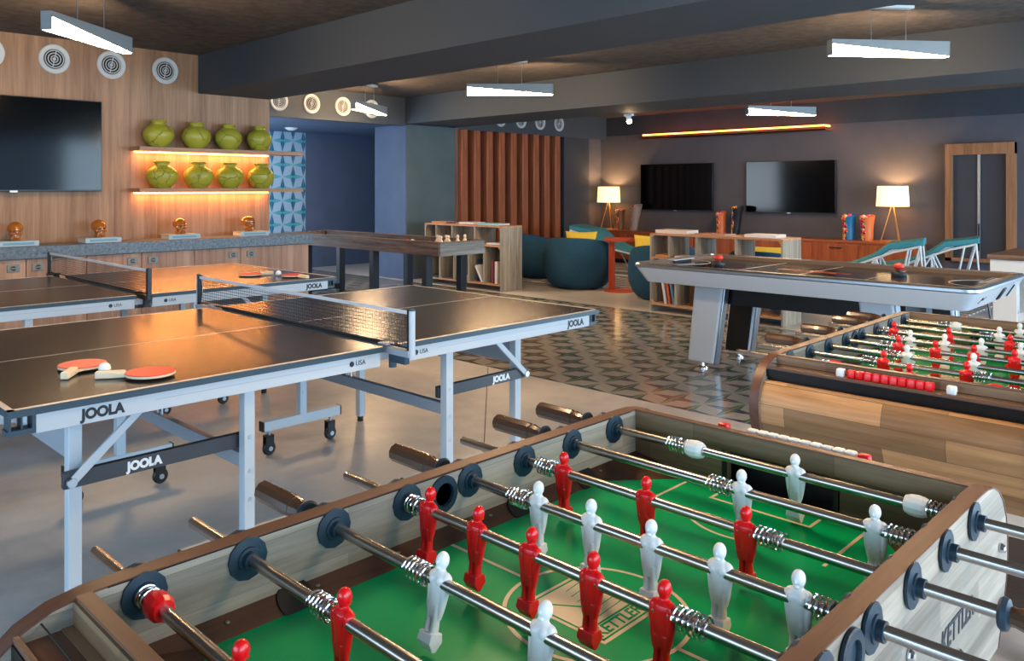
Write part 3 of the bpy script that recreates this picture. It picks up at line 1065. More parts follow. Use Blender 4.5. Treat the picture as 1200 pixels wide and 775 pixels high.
book(7.99, 8.58, Z1, 0.24, 0.2, 0.02, (70, 52, 50), 'brown book lying in the far compartment of the left bookcase')
book(7.90, 4.985, Z1, 0.2, 0.30, 0.03, (206, 206, 214), 'white book leaning first in the right bookcase', stand=1, tilt=radians(-10))
book(7.90, 4.93, Z1, 0.2, 0.30, 0.025, (200, 90, 46), 'orange book leaning beside the white one in the right bookcase', stand=1, tilt=radians(-10))
book(7.90, 4.88, Z1, 0.2, 0.29, 0.03, (90, 130, 170), 'blue book leaning third in the right bookcase', stand=1, tilt=radians(-10))
book(7.95, 4.66, Z1, 0.2, 0.28, 0.10, (70, 50, 34), 'dark brown thick book upright in the right bookcase', stand=1)
book(7.88, 4.40, Z1, 0.2, 0.28, 0.035, (216, 72, 34), 'red-orange book leaning in the second compartment of the right bookcase', stand=1, tilt=radians(-14))
book(7.93, 4.32, Z1, 0.2, 0.27, 0.08, (120, 50, 26), 'rust patterned book upright in the second compartment of the right bookcase', stand=1)

# ------------------------------------------------------------------ lounge seating
structure_rug = MB().box(9.10, 12.2, 2.5, 8.9, 0.0, 0.012)
tag(structure_rug.build('area_rug', M['rug']), 'striped blue and cream rug under the lounge seats', 'rug')


def tub_chair(x, y, face, R, H, label, zb=0.0):
    t = thing('tub_chair', label, 'armchair', (x, y, zb), face, 'round teal tub chairs')
    N = 40
    rings = []

    def rim(a):   # back (angle pi) high, front low
        return H - 0.20 * (0.5 + 0.5 * cos(a)) ** 1.3

    for u, rr in ((0.0, 0.72), (0.02, 0.76), (0.12, 0.87), (0.3, 0.965), (0.5, 1.0), (0.7, 0.985), (0.88, 0.94), (0.96, 0.91), (1.0, 0.865)):
        rings.append([(R * rr * cos(2 * pi * k / N), R * rr * sin(2 * pi * k / N), 0.03 + u * (rim(2 * pi * k / N) - 0.03)) for k in range(N)])
    for u, rr in ((0.97, 0.80), (0.85, 0.76), (0.55, 0.72)):
        rings.append([(R * rr * cos(2 * pi * k / N), R * rr * sin(2 * pi * k / N), 0.03 + u * (rim(2 * pi * k / N) - 0.03)) for k in range(N)])
    MB().loft(rings).build('shell', M['teal_fabric'], t)
    b = MB().loft([superring(0.05, 0, z, R * r, R * r, 32) for z, r in ((0.25, 0.66), (0.40, 0.70), (0.44, 0.68), (0.455, 0.55))])
    b.build('seat', M['teal_fabric'], t)
    MB().lathe([(R * 0.6, 0.0), (R * 0.6, 0.03)], 32).build('base', M['black'], t)
    return t


tub_chair(9.03, 7.12, radians(20), 0.50, 0.72, 'round teal tub chair seen from behind, right of the left bookcase')
tub_chair(8.86, 5.62, radians(35), 0.45, 0.70, 'round teal tub chair partly hidden behind the right bookcase')
tub_chair(8.82, 4.22, radians(0), 0.46, 0.70, 'round teal tub chair behind the right end of the air hockey bookcase')
tub_chair(9.62, 8.30, radians(-60), 0.52, 0.66, 'dark teal tub chair behind the left bookcase, beside the slats', 0.0125)
tub_chair(9.6, 3.0, radians(160), 0.45, 0.50, 'low teal seat beneath the right end of the air hockey table', 0.0125)


def pillow(loc, rot, sx, sy, th, m, label):
    b = MB()
    n = 10
    vs, fs = [], []
    for side in (1, -1):
        for i in range(n + 1):
            for j in range(n + 1):
                u, w = -1 + 2 * i / n, -1 + 2 * j / n
                e = (1 - u ** 4) * (1 - w ** 4)
                pin = 1 - 0.10 * (1 - abs(w) ** 2) * abs(u) ** 2 - 0.0
                pin2 = 1 - 0.10 * (1 - abs(u) ** 2) * abs(w) ** 2
                vs.append((u * sx / 2 * pin, side * th / 2 * (e ** 0.6), w * sy / 2 * pin2))
    k = (n + 1) ** 2
    for s in (0, 1):
        for i in range(n):
            for j in range(n):
                a = s * k + i * (n + 1) + j
                q = (a, a + 1, a + n + 2, a + n + 1)
                fs.append(q if s == 0 else q[::-1])
    b.add(vs, fs)
    o = b.build('cushion', m, loc=loc, rot=rot, smooth=80)
    tag(o, label, 'cushion')
    return o


pillow((9.13, 7.15, 0.64), (radians(-18), 0, radians(-62)), 0.46, 0.30, 0.12, M['yellow_fabric'], 'yellow cushion in the tub chair right of the left bookcase')
pillow((9.05, 5.95, 0.63), (radians(-18), 0, radians(-62)), 0.42, 0.32, 0.12, M['yellow_fabric'], 'yellow cushion in the tub chair behind the right bookcase')
pillow((8.95, 4.22, 0.60), (radians(-18), 0, radians(-68)), 0.60, 0.26, 0.12, M['yellow_fabric'], 'wide yellow cushion behind the right bookcase compartments')


def lounger(x, y, rz, label):
    t = thing('truss_lounger', label, 'lounge chair', (x, y, 0.0125), rz, 'white framed teal loungers')
    r = 0.014
    for s in (-0.32, 0.32):
        P = [(-0.75, s, 0.30), (-0.15, s, 0.42), (0.35, s, 0.63), (0.62, s, 0.70)]
        q = [(-0.75, s, 0.02), (0.62 + 0.06, s, 0.02)]
        b = MB()
        b.tube(P, r, 8)
        b.tube([P[0], q[0], q[1], P[3]], r, 8)
        for a, c in ((( -0.15, s, 0.42), (-0.15, s, 0.02)), ((0.15, s, 0.545), (-0.15, s, 0.02)), ((0.15, s, 0.545), (0.15, s, 0.02)), ((0.15, s, 0.545), (0.38, s, 0.02)), ((0.50, s, 0.67), (0.38, s, 0.02)), ((0.62, s, 0.70), (0.45, s, 0.02))):
            b.tube([a, c], r * 0.85, 8)
        b.build('side_frame', M['white_paint'], t)
    b = MB()
    for xx, zz in ((-0.75, 0.30), (0.62, 0.70), (-0.75, 0.02), (0.68, 0.02)):
        b.tube([(xx, -0.32, zz), (xx, 0.32, zz)], r, 8)
    b.build('cross_rail', M['white_paint'], t)
    c = MB()
    pts = [(-0.74, 0.27), (-0.15, 0.385), (0.10, 0.50), (0.30, 0.655), (0.40, 0.665), (0.66, 0.71)]
    ring = []
    for px, pz in pts:
        ring.append([(px, -0.30, pz + 0.0), (px, -0.30, pz + 0.07), (px, 0, pz + 0.085), (px, 0.30, pz + 0.07), (px, 0.30, pz), (px, 0, pz - 0.01)])
    c.loft(ring).build('seat_cushion', M['teal_light'], t, bevel=0.015, seg=3)
    return t


lounger(10.44, 3.75, radians(-76), 'teal lounger with white truss frame, left of the pair before the door')
lounger(11.35, 3.40, radians(-76), 'teal lounger with white truss frame, right of the pair before the door')
lounger(10.75, 7.75, radians(100), 'teal lounger with white frame rising behind the left tub chair')

st = thing('side_table', 'small round terracotta metal side table between the tub chairs', 'side table', (9.07, 6.45, 0))
MB().lathe([(0.0, 0), (0.21, 0), (0.21, 0.012), (0.0, 0.016)], 32).build('base', M['terracotta'], st)
MB().box(-0.03, 0.03, 0.09, 0.15, 0.01, 0.70).build('post', M['terracotta'], st)
MB().lathe([(0.0, 0.68), (0.20, 0.68), (0.21, 0.70), (0.21, 0.72), (0.195, 0.712), (0.0, 0.712)], 32).build('tray_top', M['terracotta'], st)

# white game table at the right edge
wt = thing('white_table', 'white table with brown wooden top cut by the right picture edge', 'table', (8.9, 1.2, 0))
MB().box(-0.38, 0.72, -1.2, 0.785, 0.745, 0.79).build('tabletop', M['barn_top'], wt, bevel=0.003)
MB().box(-0.36, 0.70, -1.18, 0.765, 0.62, 0.745).build('apron', M['white_paint'], wt, bevel=0.004)
for lx in (-0.33, 0.57):
    for ly in (0.66, -1.1):
        MB().box(lx, lx + 0.1, ly - 0.1, ly + 0.09, 0.0, 0.62).build('leg', M['white_paint'], wt, bevel=0.004)
MB().bar((-0.28, 0.6, 0.20), (-0.28, -0.2, 0.60), 0.04, 0.07).build('brace', M['white_paint'], wt)
MB().bar((-0.28, 0.6, 0.12), (0.62, 0.6, 0.12), 0.06, 0.06).build('stretcher', M['white_paint'], wt)
tag(MB().box(8.75, 9.15, 0.75, 1.55, 0.791, 0.80).build('game_board', M['paper'], bevel=0.001), 'pale flat board lying on the brown top of the white table', 'board')


# ------------------------------------------------------------------ shuffleboard table
sb = thing('shuffleboard_table', 'long weathered-oak shuffleboard table on black metal legs', 'game table', (6.10, 7.9, 0))
x0, x1, y0, y1 = -0.335, 0.335, -1.50, 1.62
MB().box(x0, x0 + 0.035, y0 + 0.035, y1, 0.665, 0.81).build('side_apron', M['barn_side'], sb, bevel=0.003)
MB().box(x1 - 0.035, x1, y0 + 0.035, y1, 0.665, 0.81).build('side_apron', M['barn_side'], sb, bevel=0.003)
MB().box(x0, x1, y0, y0 + 0.035, 0.665, 0.81).build('end_apron', M['barn_end'], sb, bevel=0.003)
MB().box(x0, x1, y1 - 0.035, y1, 0.665, 0.81).build('end_apron', M['barn_side'], sb, bevel=0.003)
MB().box(x0 - 0.004, x0 + 0.045, y0, y1, 0.81, 0.818).box(x1 - 0.045, x1 + 0.004, y0, y1, 0.81, 0.818).box(x0, x1, y0 - 0.004, y0 + 0.04, 0.81, 0.818).build('top_rail', M['barn_top'], sb)
MB().box(x0 + 0.035, x1 - 0.035, y0 + 0.035, y1 - 0.035, 0.70, 0.745).build('gutter', M['barn_top'], sb)
MB().box(x0 + 0.11, x1 - 0.11, y0 + 0.06, y1 - 0.06, 0.745, 0.765).build('playfield', M['play_maple'], sb)
for yy in (y0 + 0.30, y0 + 1.25, y1 - 0.45):
    for xx in (-0.26, 0.26):
        MB().box(xx - 0.045, xx + 0.045, yy - 0.04, yy + 0.04, 0.0, 0.70).build('leg', M['black_metal'], sb, bevel=0.003)
    MB().box(-0.24, 0.24, yy - 0.03, yy + 0.03, 0.05, 0.12).build('crossbar', M['black_metal'], sb)
for i, (dx, dy) in enumerate(((-0.20, 0.14), (-0.16, 0.22), (-0.07, 0.16), (-0.03, 0.24), (0.04, 0.13), (0.16, 0.14), (-0.11, 0.30))):
    if i in (5,):
        pass
    p = MB().lathe([(0.0, 0), (0.022, 0), (0.028, 0.02), (0.024, 0.05), (0.012, 0.07), (0.012, 0.078), (0.018, 0.092), (0.014, 0.108), (0.0, 0.113)], 20).build('bowling_pin', M['blade'], loc=(6.10 + dx, 7.9 + y0 + dy, 0.766))
    tag(p, ('small wooden pin on the shuffleboard table end, ' + ['front left', 'behind the front left pin', 'second from left in front', 'behind the second pin', 'third from left', 'rightmost', 'rear one'][i]), 'bowling pin', 'pins on the shuffleboard table')
for i, (dx, dy, c, nm) in enumerate(((0.06, 0.90, 'rubber_red', 'red'), (0.10, 0.86, 'ball_white', 'white'), (0.0, 0.72, 'ball_white', 'white'), (0.02, 0.46, 'rubber_red', 'red'))):
    p = thing('shuffle_puck', '%s puck on the shuffleboard table, %s' % (nm, ['farthest red one', 'beside the farthest red puck', 'in the middle of the board', 'nearest the pins'][i]), 'puck', (6.0 + dx, 7.9 + y0 + dy, 0.766))
    MB().lathe([(0.0, 0), (0.026, 0), (0.028, 0.008), (0.024, 0.016), (0, 0.016)], 20).build('disc', M['steel'], p)
    MB().lathe([(0.017, 0.016), (0.019, 0.028), (0.015, 0.034), (0, 0.035)], 20).build('cap', M[c], p)


# ------------------------------------------------------------------ air hockey table
def rrect(x0, x1, y0, y1, z, r, n=6):
    out = []
    for cx, cy, a0 in ((x1 - r, y1 - r, 0), (x0 + r, y1 - r, 90), (x0 + r, y0 + r, 180), (x1 - r, y0 + r, 270)):
        for k in range(n + 1):
            a = radians(a0 + 90 * k / n)
            out.append((cx + r * cos(a), cy + r * sin(a), z))
    return out


AX0, AX1, AY0, AY1 = 5.27, 6.50, 1.27, 3.64
ah = thing('air_hockey_table', 'white and silver air hockey table with a black playfield', 'game table', ((AX0 + AX1) / 2, (AY0 + AY1) / 2, 0))
ao = ((AX0 + AX1) / 2, (AY0 + AY1) / 2, 0)
MB().loft([rrect(AX0 + 0.14, AX1 - 0.14, AY0 + 0.16, AY1 - 0.16, 0.66, 0.05), rrect(AX0 + 0.07, AX1 - 0.07, AY0 + 0.08, AY1 - 0.08, 0.672, 0.06), rrect(AX0 + 0.02, AX1 - 0.02, AY0 + 0.025, AY1 - 0.025, 0.765, 0.07), rrect(AX0 + 0.012, AX1 - 0.012, AY0 + 0.012, AY1 - 0.012, 0.785, 0.08)]).build('body', M['ah_white'], ah, origin=ao)
b = MB()
N = len(rrect(0, 1, 0, 1, 0, 0.1))
b.loft([rrect(AX0 + 0.012, AX1 - 0.012, AY0 + 0.012, AY1 - 0.012, 0.782, 0.08), rrect(AX0, AX1, AY0, AY1, 0.790, 0.09), rrect(AX0, AX1, AY0, AY1, 0.806, 0.09), rrect(AX0 + 0.012, AX1 - 0.012, AY0 + 0.012, AY1 - 0.012, 0.818, 0.08), rrect(AX0 + 0.040, AX1 - 0.040, AY0 + 0.040, AY1 - 0.040, 0.818, 0.06), rrect(AX0 + 0.050, AX1 - 0.050, AY0 + 0.050, AY1 - 0.050, 0.800, 0.05), rrect(AX0 + 0.052, AX1 - 0.052, AY0 + 0.052, AY1 - 0.052, 0.775, 0.05)], cap=False)
b.build('top_rail', M['steel'], ah, origin=ao)
b = MB()
b.loft([rrect(AX0 + 0.050, AX1 - 0.050, AY0 + 0.050, AY1 - 0.050, 0.812, 0.05), rrect(AX0 + 0.075, AX1 - 0.075, AY0 + 0.075, AY1 - 0.075, 0.812, 0.05), rrect(AX0 + 0.085, AX1 - 0.085, AY0 + 0.085, AY1 - 0.085, 0.786, 0.05)], cap=False)
b.build('inner_rail', M['ah_rail'], ah, origin=ao)
MB().loft([rrect(AX0 + 0.06, AX1 - 0.06, AY0 + 0.06, AY1 - 0.06, 0.775, 0.05), rrect(AX0 + 0.06, AX1 - 0.06, AY0 + 0.06, AY1 - 0.06, 0.787, 0.05)]).build('playfield', M['ah_field'], ah, origin=ao)
b = MB()
cy = (AY0 + AY1) / 2
b.box(AX0 + 0.1, AX1 - 0.1, cy - 0.004, cy + 0.004, 0.7872, 0.7876)
for q in (cy - 0.45, cy + 0.45):
    b.box(AX0 + 0.1, AX1 - 0.1, q - 0.003, q + 0.003, 0.7872, 0.7876)
for yy in (AY0 + 0.09, AY1 - 0.09):
    b.tube([((AX0 + AX1) / 2 + 0.22 * cos(a), yy + 0.22 * sin(a) * (1 if yy < cy else -1), 0.7872) for a in [pi * k / 20 for k in range(21)]], 0.003, 4)
b.build('field_lines', M['top_line'], ah, origin=ao)
b = MB()
for k in range(10):
    a = RND.random() * 6
    b.box(-0.11, 0.11, -0.008, 0.008, 0.7873, 0.7877, Matrix.Translation(((AX0 + AX1) / 2 + 0.10 * (RND.random() - .5), cy + 0.35 * (RND.random() - .5), 0)) @ Matrix.Rotation(1.2 + 0.7 * a / 6, 4, 'Z'))
b.build('red_graphic', M['ah_red'], ah, origin=ao)
for yy, s in ((AY0 + 0.075, 1), (AY1 - 0.075, -1)):
    g = MB().box((AX0 + AX1) / 2 - 0.16, (AX0 + AX1) / 2 + 0.16, yy - 0.03, yy + 0.03, 0.806, 0.815).build('goal_bridge', M['ah_white'], ah, origin=ao)
    MB().box((AX0 + AX1) / 2 - 0.13, (AX0 + AX1) / 2 + 0.13, yy + s * 0.006, yy + s * 0.018, 0.787, 0.8165).build('goal_slot', M['black'], g, origin=ao)
# end details on the near right end
MB().box(-0.035, 0.035, -0.008, 0.008, -0.045, 0.045).build('coin_return', M['black'], ah, loc=(6.00 - ao[0], AY0 + 0.050 - ao[1], 0.722), rot=(radians(30), 0, 0), bevel=0.006)
MB().box(-0.008, 0.008, -0.006, 0.006, -0.045, 0.045).build('end_slot', M['black'], ah, loc=(6.24 - ao[0], AY0 + 0.050 - ao[1], 0.722), rot=(radians(30), 0, 0))
MB().tube([(-0.05, 0, -0.018), (-0.03, 0, 0.004), (-0.02, 0, 0.022), (-0.014, 0, 0.0), (0.0, 0, 0.012), (0.006, 0, 0.0), (0.02, 0, 0.012), (0.026, 0, 0.0), (0.04, 0, 0.014), (0.06, 0, 0.018)], 0.0035, 6).build('script_mark', M['ink'], ah, loc=(5.56 - ao[0], AY0 + 0.052 - ao[1], 0.720), rot=(radians(30), 0, 0))


def ah_leg(xb, xt, yb, yt, w, inner):
    """leaning slab leg; inner=-1/1 side that is black (in X)"""
    b = MB()
    th = 0.085
    ring0 = [(xb - th / 2, yb - w / 2, 0.045), (xb + th / 2, yb - w / 2, 0.045), (xb + th / 2, yb + w / 2, 0.045), (xb - th / 2, yb + w / 2, 0.045)]
    ring1 = [(xt - th / 2, yt - w * 0.56, 0.665), (xt + th / 2, yt - w * 0.56, 0.665), (xt + th / 2, yt + w * 0.56, 0.665), (xt - th / 2, yt + w * 0.56, 0.665)]
    b.loft([ring0, ring1])
    o = b.build('leg', M['ah_white'], ah, origin=ao, bevel=0.018, seg=4)
    e = 0.006
    # silver edge profile on the -Y face
    c = MB().loft([[(xb - th / 2 + 0.012, yb - w / 2 - 0.012, 0.04), (xb + th / 2, yb - w / 2 - 0.012, 0.04), (xb + th / 2, yb - w / 2 + 0.0, 0.04), (xb - th / 2 + 0.012, yb - w / 2, 0.04)],
                   [(xt - th / 2 + 0.012, yt - w * 0.56 - 0.012, 0.66), (xt + th / 2, yt - w * 0.56 - 0.012, 0.66), (xt + th / 2, yt - w * 0.56, 0.66), (xt - th / 2 + 0.012, yt - w * 0.56, 0.66)]])
    c.build('edge_profile', M['steel'], o, bevel=0.004)
    o2 = MB().box(-0.0, 0.006, -w / 2 + 0.02, w / 2 - 0.02, 0.0, 0.54)
    if inner < 0:
        sx = lambda f: (xb + (xt - xb) * f) - th / 2 - 0.003
        c2 = MB().add([(sx(0), yb - w / 2 + 0.012, 0.05), (sx(0), yb + w / 2 - 0.012, 0.05), (sx(.62), yb + (yt - yb) * .62 + w / 2 - 0.012, 0.43), (sx(.68), yb + (yt - yb) * .68 + 0.03, 0.465), (sx(1), yt + 0.02, 0.66), (sx(1), yt - w / 2 + 0.012, 0.66)], [(0, 1, 2, 3, 4, 5)])
        c2.build('inner_cover', M['black'], o)
    MB().lathe([(0.0, 0), (0.045, 0), (0.045, 0.008), (0.015, 0.014), (0.013, 0.06), (0, 0.06)], 20).build('levelling_foot', M['chrome'], o, loc=(xb - ao[0], yb - ao[1], 0))
    for ch in o.children:
        if ch.name.startswith(('edge_profile', 'inner_cover')):
            for v in ch.data.vertices:
                v.co -= Vector(ao)
    return o


ah_leg(5.66, 5.66, 3.24, 3.165, 0.22, 1)
ah_leg(6.24, 6.24, 3.24, 3.165, 0.22, -1)
ah_leg(5.60, 5.60, 1.86, 1.93, 0.20, 1)
ah_leg(6.24, 6.24, 1.70, 1.76, 0.20, -1)
MB().box(5.74, 6.16, 1.80, 3.18, 0.50, 0.66).build('under_beam', M['black'], ah, origin=ao, bevel=0.005)
cb = MB().tube([(6.02, 1.40, 0.66), (6.0, 1.36, 0.45), (5.9, 1.42, 0.2), (5.7, 1.5, 0.0)], 0.006, 8).build('power_cord', M['black'])
cb.parent = ah
cb.location = (-ao[0], -ao[1], 0)


def mallet(x, y, label):
    t = thing('air_hockey_mallet', label, 'mallet', (x, y, 0.788), 0, 'air hockey mallets')
    MB().lathe([(0.0, 0), (0.048, 0), (0.050, 0.004), (0.050, 0.022), (0.044, 0.028), (0.020, 0.028), (0.014, 0.045), (0.0, 0.05)], 28).build('base', M['crossbar'], t)
    MB().lathe([(0.012, 0.040), (0.026, 0.046), (0.036, 0.062), (0.032, 0.078), (0.018, 0.088), (0.0, 0.09)], 24).build('grip', M['rubber_red'], t)


mallet(5.74, 3.15, 'red-topped air hockey mallet at the left end of the playfield')
mallet(5.98, 1.92, 'red-topped air hockey mallet at the right end of the playfield')


# ------------------------------------------------------------------ table tennis tables
def tt_table(ox, oy, label):
    """outer size 2.75 x 1.525, origin at near-left corner (min X, min Y)"""
    t = thing('table_tennis_table', label, 'table tennis table', (ox, oy, 0))
    H, Wd = 0.76, 1.51
    for hx, sgn in ((0.0, 1), (1.42, -1)):
        L = 1.335
        MB().box(hx, hx + L, 0, Wd, H - 0.022, H - 0.0005).build('tabletop', [M['top_edge']], t)
        MB().box(hx + 0.001, hx + L - 0.001, 0.001, Wd - 0.001, H - 0.0006, H).build('playing_surface', M['tabletop'], t)
        b = MB()
        zt, zz = H + 0.0004, H - 0.002
        b.box(hx, hx + L, 0, 0.018, zz, zt).box(hx, hx + L, Wd - 0.018, Wd, zz, zt).box(hx, hx + L, Wd / 2 - 0.0015, Wd / 2 + 0.0015, zz + .0018, zt)
        if sgn > 0:
            b.box(hx, hx + 0.018, 0, Wd, zz, zt)
        else:
            b.box(hx + L - 0.018, hx + L, 0, Wd, zz, zt)
        b.build('boundary_line', M['top_line'], t)
        a0, a1 = (hx + 0.075, hx + L - 0.01) if sgn > 0 else (hx + 0.01, hx + L - 0.075)
        for yy in (0.006, Wd - 0.026):
            r = MB().box(a0, a1, yy, yy + 0.02, H - 0.078, H - 0.022).build('apron_rail', M['alu'], t, bevel=0.001)
            if yy < 0.1:
                MB().box(a0 + 0.35 if sgn > 0 else a0 + 0.2, a1 - 0.15, yy - 0.0008, yy, H - 0.045, H - 0.043).build('groove', M['alu_grey'], r)
                jx = hx + 0.20 if sgn > 0 else hx + L - 0.25
                lettering('JOOLA', 0.043, M['ink'], r, (jx, yy - 0.0006, H - 0.063), (radians(90), 0, 0), name='side_lettering', sx=0.95, offset=0.0022)
                ux = a1 - 0.15 if sgn > 0 else a0 + 0.07
                lettering('USA', 0.026, M['ink'], r, (ux + 0.03, yy - 0.0006, H - 0.056), (radians(90), 0, 0), name='side_lettering')
                MB().lathe([(0.0, 0), (0.011, 0), (0.011, 0.0008), (0, 0.0008)], 16, axis='Y').build('emblem', M['ink'], r, loc=(ux + 0.012, yy - 0.0008, H - 0.048))
        for xx in ((a0 + 0.0, a1 - 0.03)):
            MB().box(xx, xx + 0.03, 0.026, Wd - 0.026, H - 0.07, H - 0.022).build('cross_rail', M['alu'], t)
        # corner clip
        cx = (hx + 0.0, hx + 0.075) if sgn > 0 else (hx + L - 0.075, hx + L - 0.02)
        for yy in (0.004, Wd - 0.08):
            MB().box(cx[0], cx[1], yy, yy + 0.05, H - 0.075, H - 0.06).box(cx[0] + 0.004, cx[0] + 0.010, yy, yy + 0.05, H - 0.06, H - 0.022).box(cx[1] - 0.010, cx[1] - 0.002, yy, yy + 0.05, H - 0.06, H - 0.022).box((cx[0] + cx[1]) / 2, (cx[0] + cx[1]) / 2 + 0.005, yy + 0.01, yy + 0.05, H - 0.06, H - 0.022).build('corner_bracket', M['top_edge'], t)
        # outer legs and inner wheeled frame
        lx_out = hx + (0.215 if sgn > 0 else L - 0.51)
        lx_in = hx + (0.765 if sgn > 0 else L - 1.035)
        for yy, s in ((0.125, 1), (Wd - 0.125, -1)):
            lg = MB().box(-0.02, 0.02, -0.02, 0.02, 0.03, H - 0.06).build('leg', M['alu'], t, loc=(lx_out, yy, 0), bevel=0.002)
            MB().lathe([(0.0, 0), (0.018, 0), (0.018, 0.03), (0.01, 0.035)], 12).build('foot', M['black'], lg)
        for yy in (0.045, Wd - 0.30 if False else 1.20):
            lg = MB().box(-0.02, 0.02, -0.02, 0.02, 0.18, H - 0.06).build('leg', M['alu'], t, loc=(lx_in, yy, 0), bevel=0.002)
            b = MB()
            for zz in (0.30, 0.40, 0.52):
                b.lathe([(0.0, -0.022), (0.007, -0.022), (0.009, -0.019)], 10, c=(0, 0, zz), axis='Y')
            b.build('bolt', M['steel'], lg)
            fb = MB().box(-0.235, 0.235, -0.022, 0.022, 0.135, 0.185).build('wheel_bar', M['alu'], t, loc=(lx_in, yy, 0), bevel=0.002)
            MB().box(-0.242, -0.235, -0.022, 0.022, 0.135, 0.185).box(0.235, 0.242, -0.022, 0.022, 0.135, 0.185).build('end_cap', M['black'], fb)
            for s in (-0.19, 0.19):
                cst = MB().lathe([(0.0, -0.012), (0.030, -0.012), (0.036, -0.006), (0.036, 0.006), (0.030, 0.012), (0.0, 0.012)], 20, axis='Y').build('caster', M['black'], t, loc=(lx_in + s, yy + 0.01, 0.037))
                MB().box(-0.026, 0.02, -0.018, -0.013, 0.0, 0.065).box(-0.026, 0.02, 0.013, 0.018, 0.0, 0.065).box(-0.026, 0.02, -0.018, 0.018, 0.062, 0.07).build('fork', M['black'], cst)
                MB().lathe([(0.0, -0.020), (0.012, -0.020), (0.012, 0.02), (0, 0.02)], 12, axis='Y').build('axle', M['steel'], cst)
                MB().lathe([(0.009, 0.06), (0.009, 0.105)], 10).build('stem', M['steel'], cst)
        # beam joining the wheel frames, with a loop handle
        bm_ = MB().bar((lx_in, 0.06, 0.43), (lx_in, 1.19, 0.43), 0.03, 0.05).build('cross_beam', M['alu_grey'], t, bevel=0.002)
        MB().tube([(lx_in, 0.75, 0.455), (lx_in, 0.75, 0.50), (lx_in, 0.79, 0.50), (lx_in, 0.79, 0.455)], 0.005, 8).build('loop_handle', M['steel'], bm_)
        # anthracite bar with lettering on the near side and far side
        bx0, bx1 = (hx + 0.17, hx + 0.775) if sgn > 0 else (hx + L - 1.06, hx + L - 0.48)
        for yy in (0.082, Wd - 0.082):
            cb = MB().box(bx0, bx1, yy - 0.012, yy + 0.012, 0.475, 0.525).build('crossbar', M['crossbar'], t, bevel=0.002)
            if yy < 0.5:
                lettering('JOOLA', 0.038, M['white_ink'], cb, ((bx0 + 0.19) if sgn > 0 else (bx1 - 0.24), yy - 0.0128, 0.488), (radians(90), 0, 0), name='bar_lettering', sx=0.95, offset=0.0022)
        dxx = (bx0 + 0.02, bx0 + 0.25) if sgn > 0 else (bx1 - 0.02, bx1 - 0.25)
        for yy in (0.062, Wd - 0.062):
            br = MB().bar((dxx[0], yy, 0.495), (dxx[1], yy, H - 0.06), 0.012, 0.025, up=(1, 0, 0)).build('diagonal_brace', M['alu'], t, bevel=0.002)
            MB().lathe([(0.0, -0.010), (0.014, -0.010), (0.016, -0.004), (0.016, 0.004)], 16, c=(dxx[0], yy, 0.495), axis='Y').build('pivot', M['steel'], br)
        # grey panel under the outer end, joining the end legs
        px = lx_out
        MB().bar((px + 0.0, 0.15, 0.60), (px, Wd - 0.15, 0.60), 0.012, 0.12).build('end_panel', M['alu_grey'], t)
    MB().box(1.335, 1.42, 0.03, Wd - 0.03, H - 0.06, H - 0.03).build('hinge_rail', M['alu_grey'], t)
    return t


tt_table(0.66, 2.555, 'nearer black-topped table tennis table with two red paddles at its left')
tt_table(0.59, 4.815, 'farther black-topped table tennis table beside the oak cabinets')


def tt_net(x, y0, label, silver=True):
    t = thing('table_tennis_net', label, 'net', (x, y0, 0.76))
    L, H = 1.80, 0.150
    b = MB()
    n = int(L / 0.016)
    for k in range(n + 1):
        yy = L * k / n
        b.box(-0.0007, 0.0007, yy - 0.0008, yy + 0.0008, 0.006, H - 0.008)
    for k in range(9):
        zz = 0.006 + (H - 0.016) * k / 9
        b.box(-0.0007, 0.0007, 0, L, zz - 0.0008, zz + 0.0008)
    b.build('mesh', M['net_cord'], t, smooth=0)
    MB().box(-0.003, 0.003, 0, L, H - 0.014, H).build('top_tape', M['net_tape'], t)
    MB().box(-0.002, 0.002, 0, L, 0.001, 0.007).build('bottom_cord', M['net_cord'], t)
    for yy, s in ((-0.010, -1), (L + 0.010, 1)):
        p = MB().lathe([(0.013, -0.03), (0.013, 0.152), (0.0, 0.153)], 16).build('post', M['alu'] if silver else M['crossbar'], t, loc=(0, yy, 0))
        MB().box(-0.014, 0.014, -0.014 if s > 0 else 0.011, -0.011 if s > 0 else 0.014, -0.01, 0.156).build('post_strip', M['black'], p)
        MB().lathe([(0.013, 0.152), (0.010, 0.160), (0, 0.161)], 16).build('post_cap', M['top_edge'], p)
        MB().box(-0.02, 0.02, min(0, -s * 0.17), max(0, -s * 0.17), -0.030, -0.004).box(-0.022, 0.022, min(-s * 0.19, -s * 0.135), max(-s * 0.19, -s * 0.135), 0.0, 0.008).build('clamp_arm', M['alu_grey'] if silver else M['black'], p, bevel=0.002)
        MB().box(-0.012, 0.012, min(-s * 0.03, -s * 0.13), max(-s * 0.03, -s * 0.13), -0.062, -0.030).lathe([(0.016, -0.085), (0.016, -0.06)], 12, c=(0, -s * 0.12, 0)).build('clamp_screw', M['top_edge'] if silver else M['black'], p)
        MB().tube([(0.003, -s * 0.03, 0.14), (0.006, -s * 0.035, 0.08), (0.004, -s * 0.03, 0.02), (0.006, -s * 0.01, -0.02 if s > 0 else 0.006)], 0.0016, 6).build('tension_string', M['net_tape'], p)
    return t


tt_net(2.037, 2.437, 'white-taped net across the nearer table tennis table, silver posts')
tt_net(1.985, 4.79, 'white-taped net across the farther table tennis table, dark posts', False)


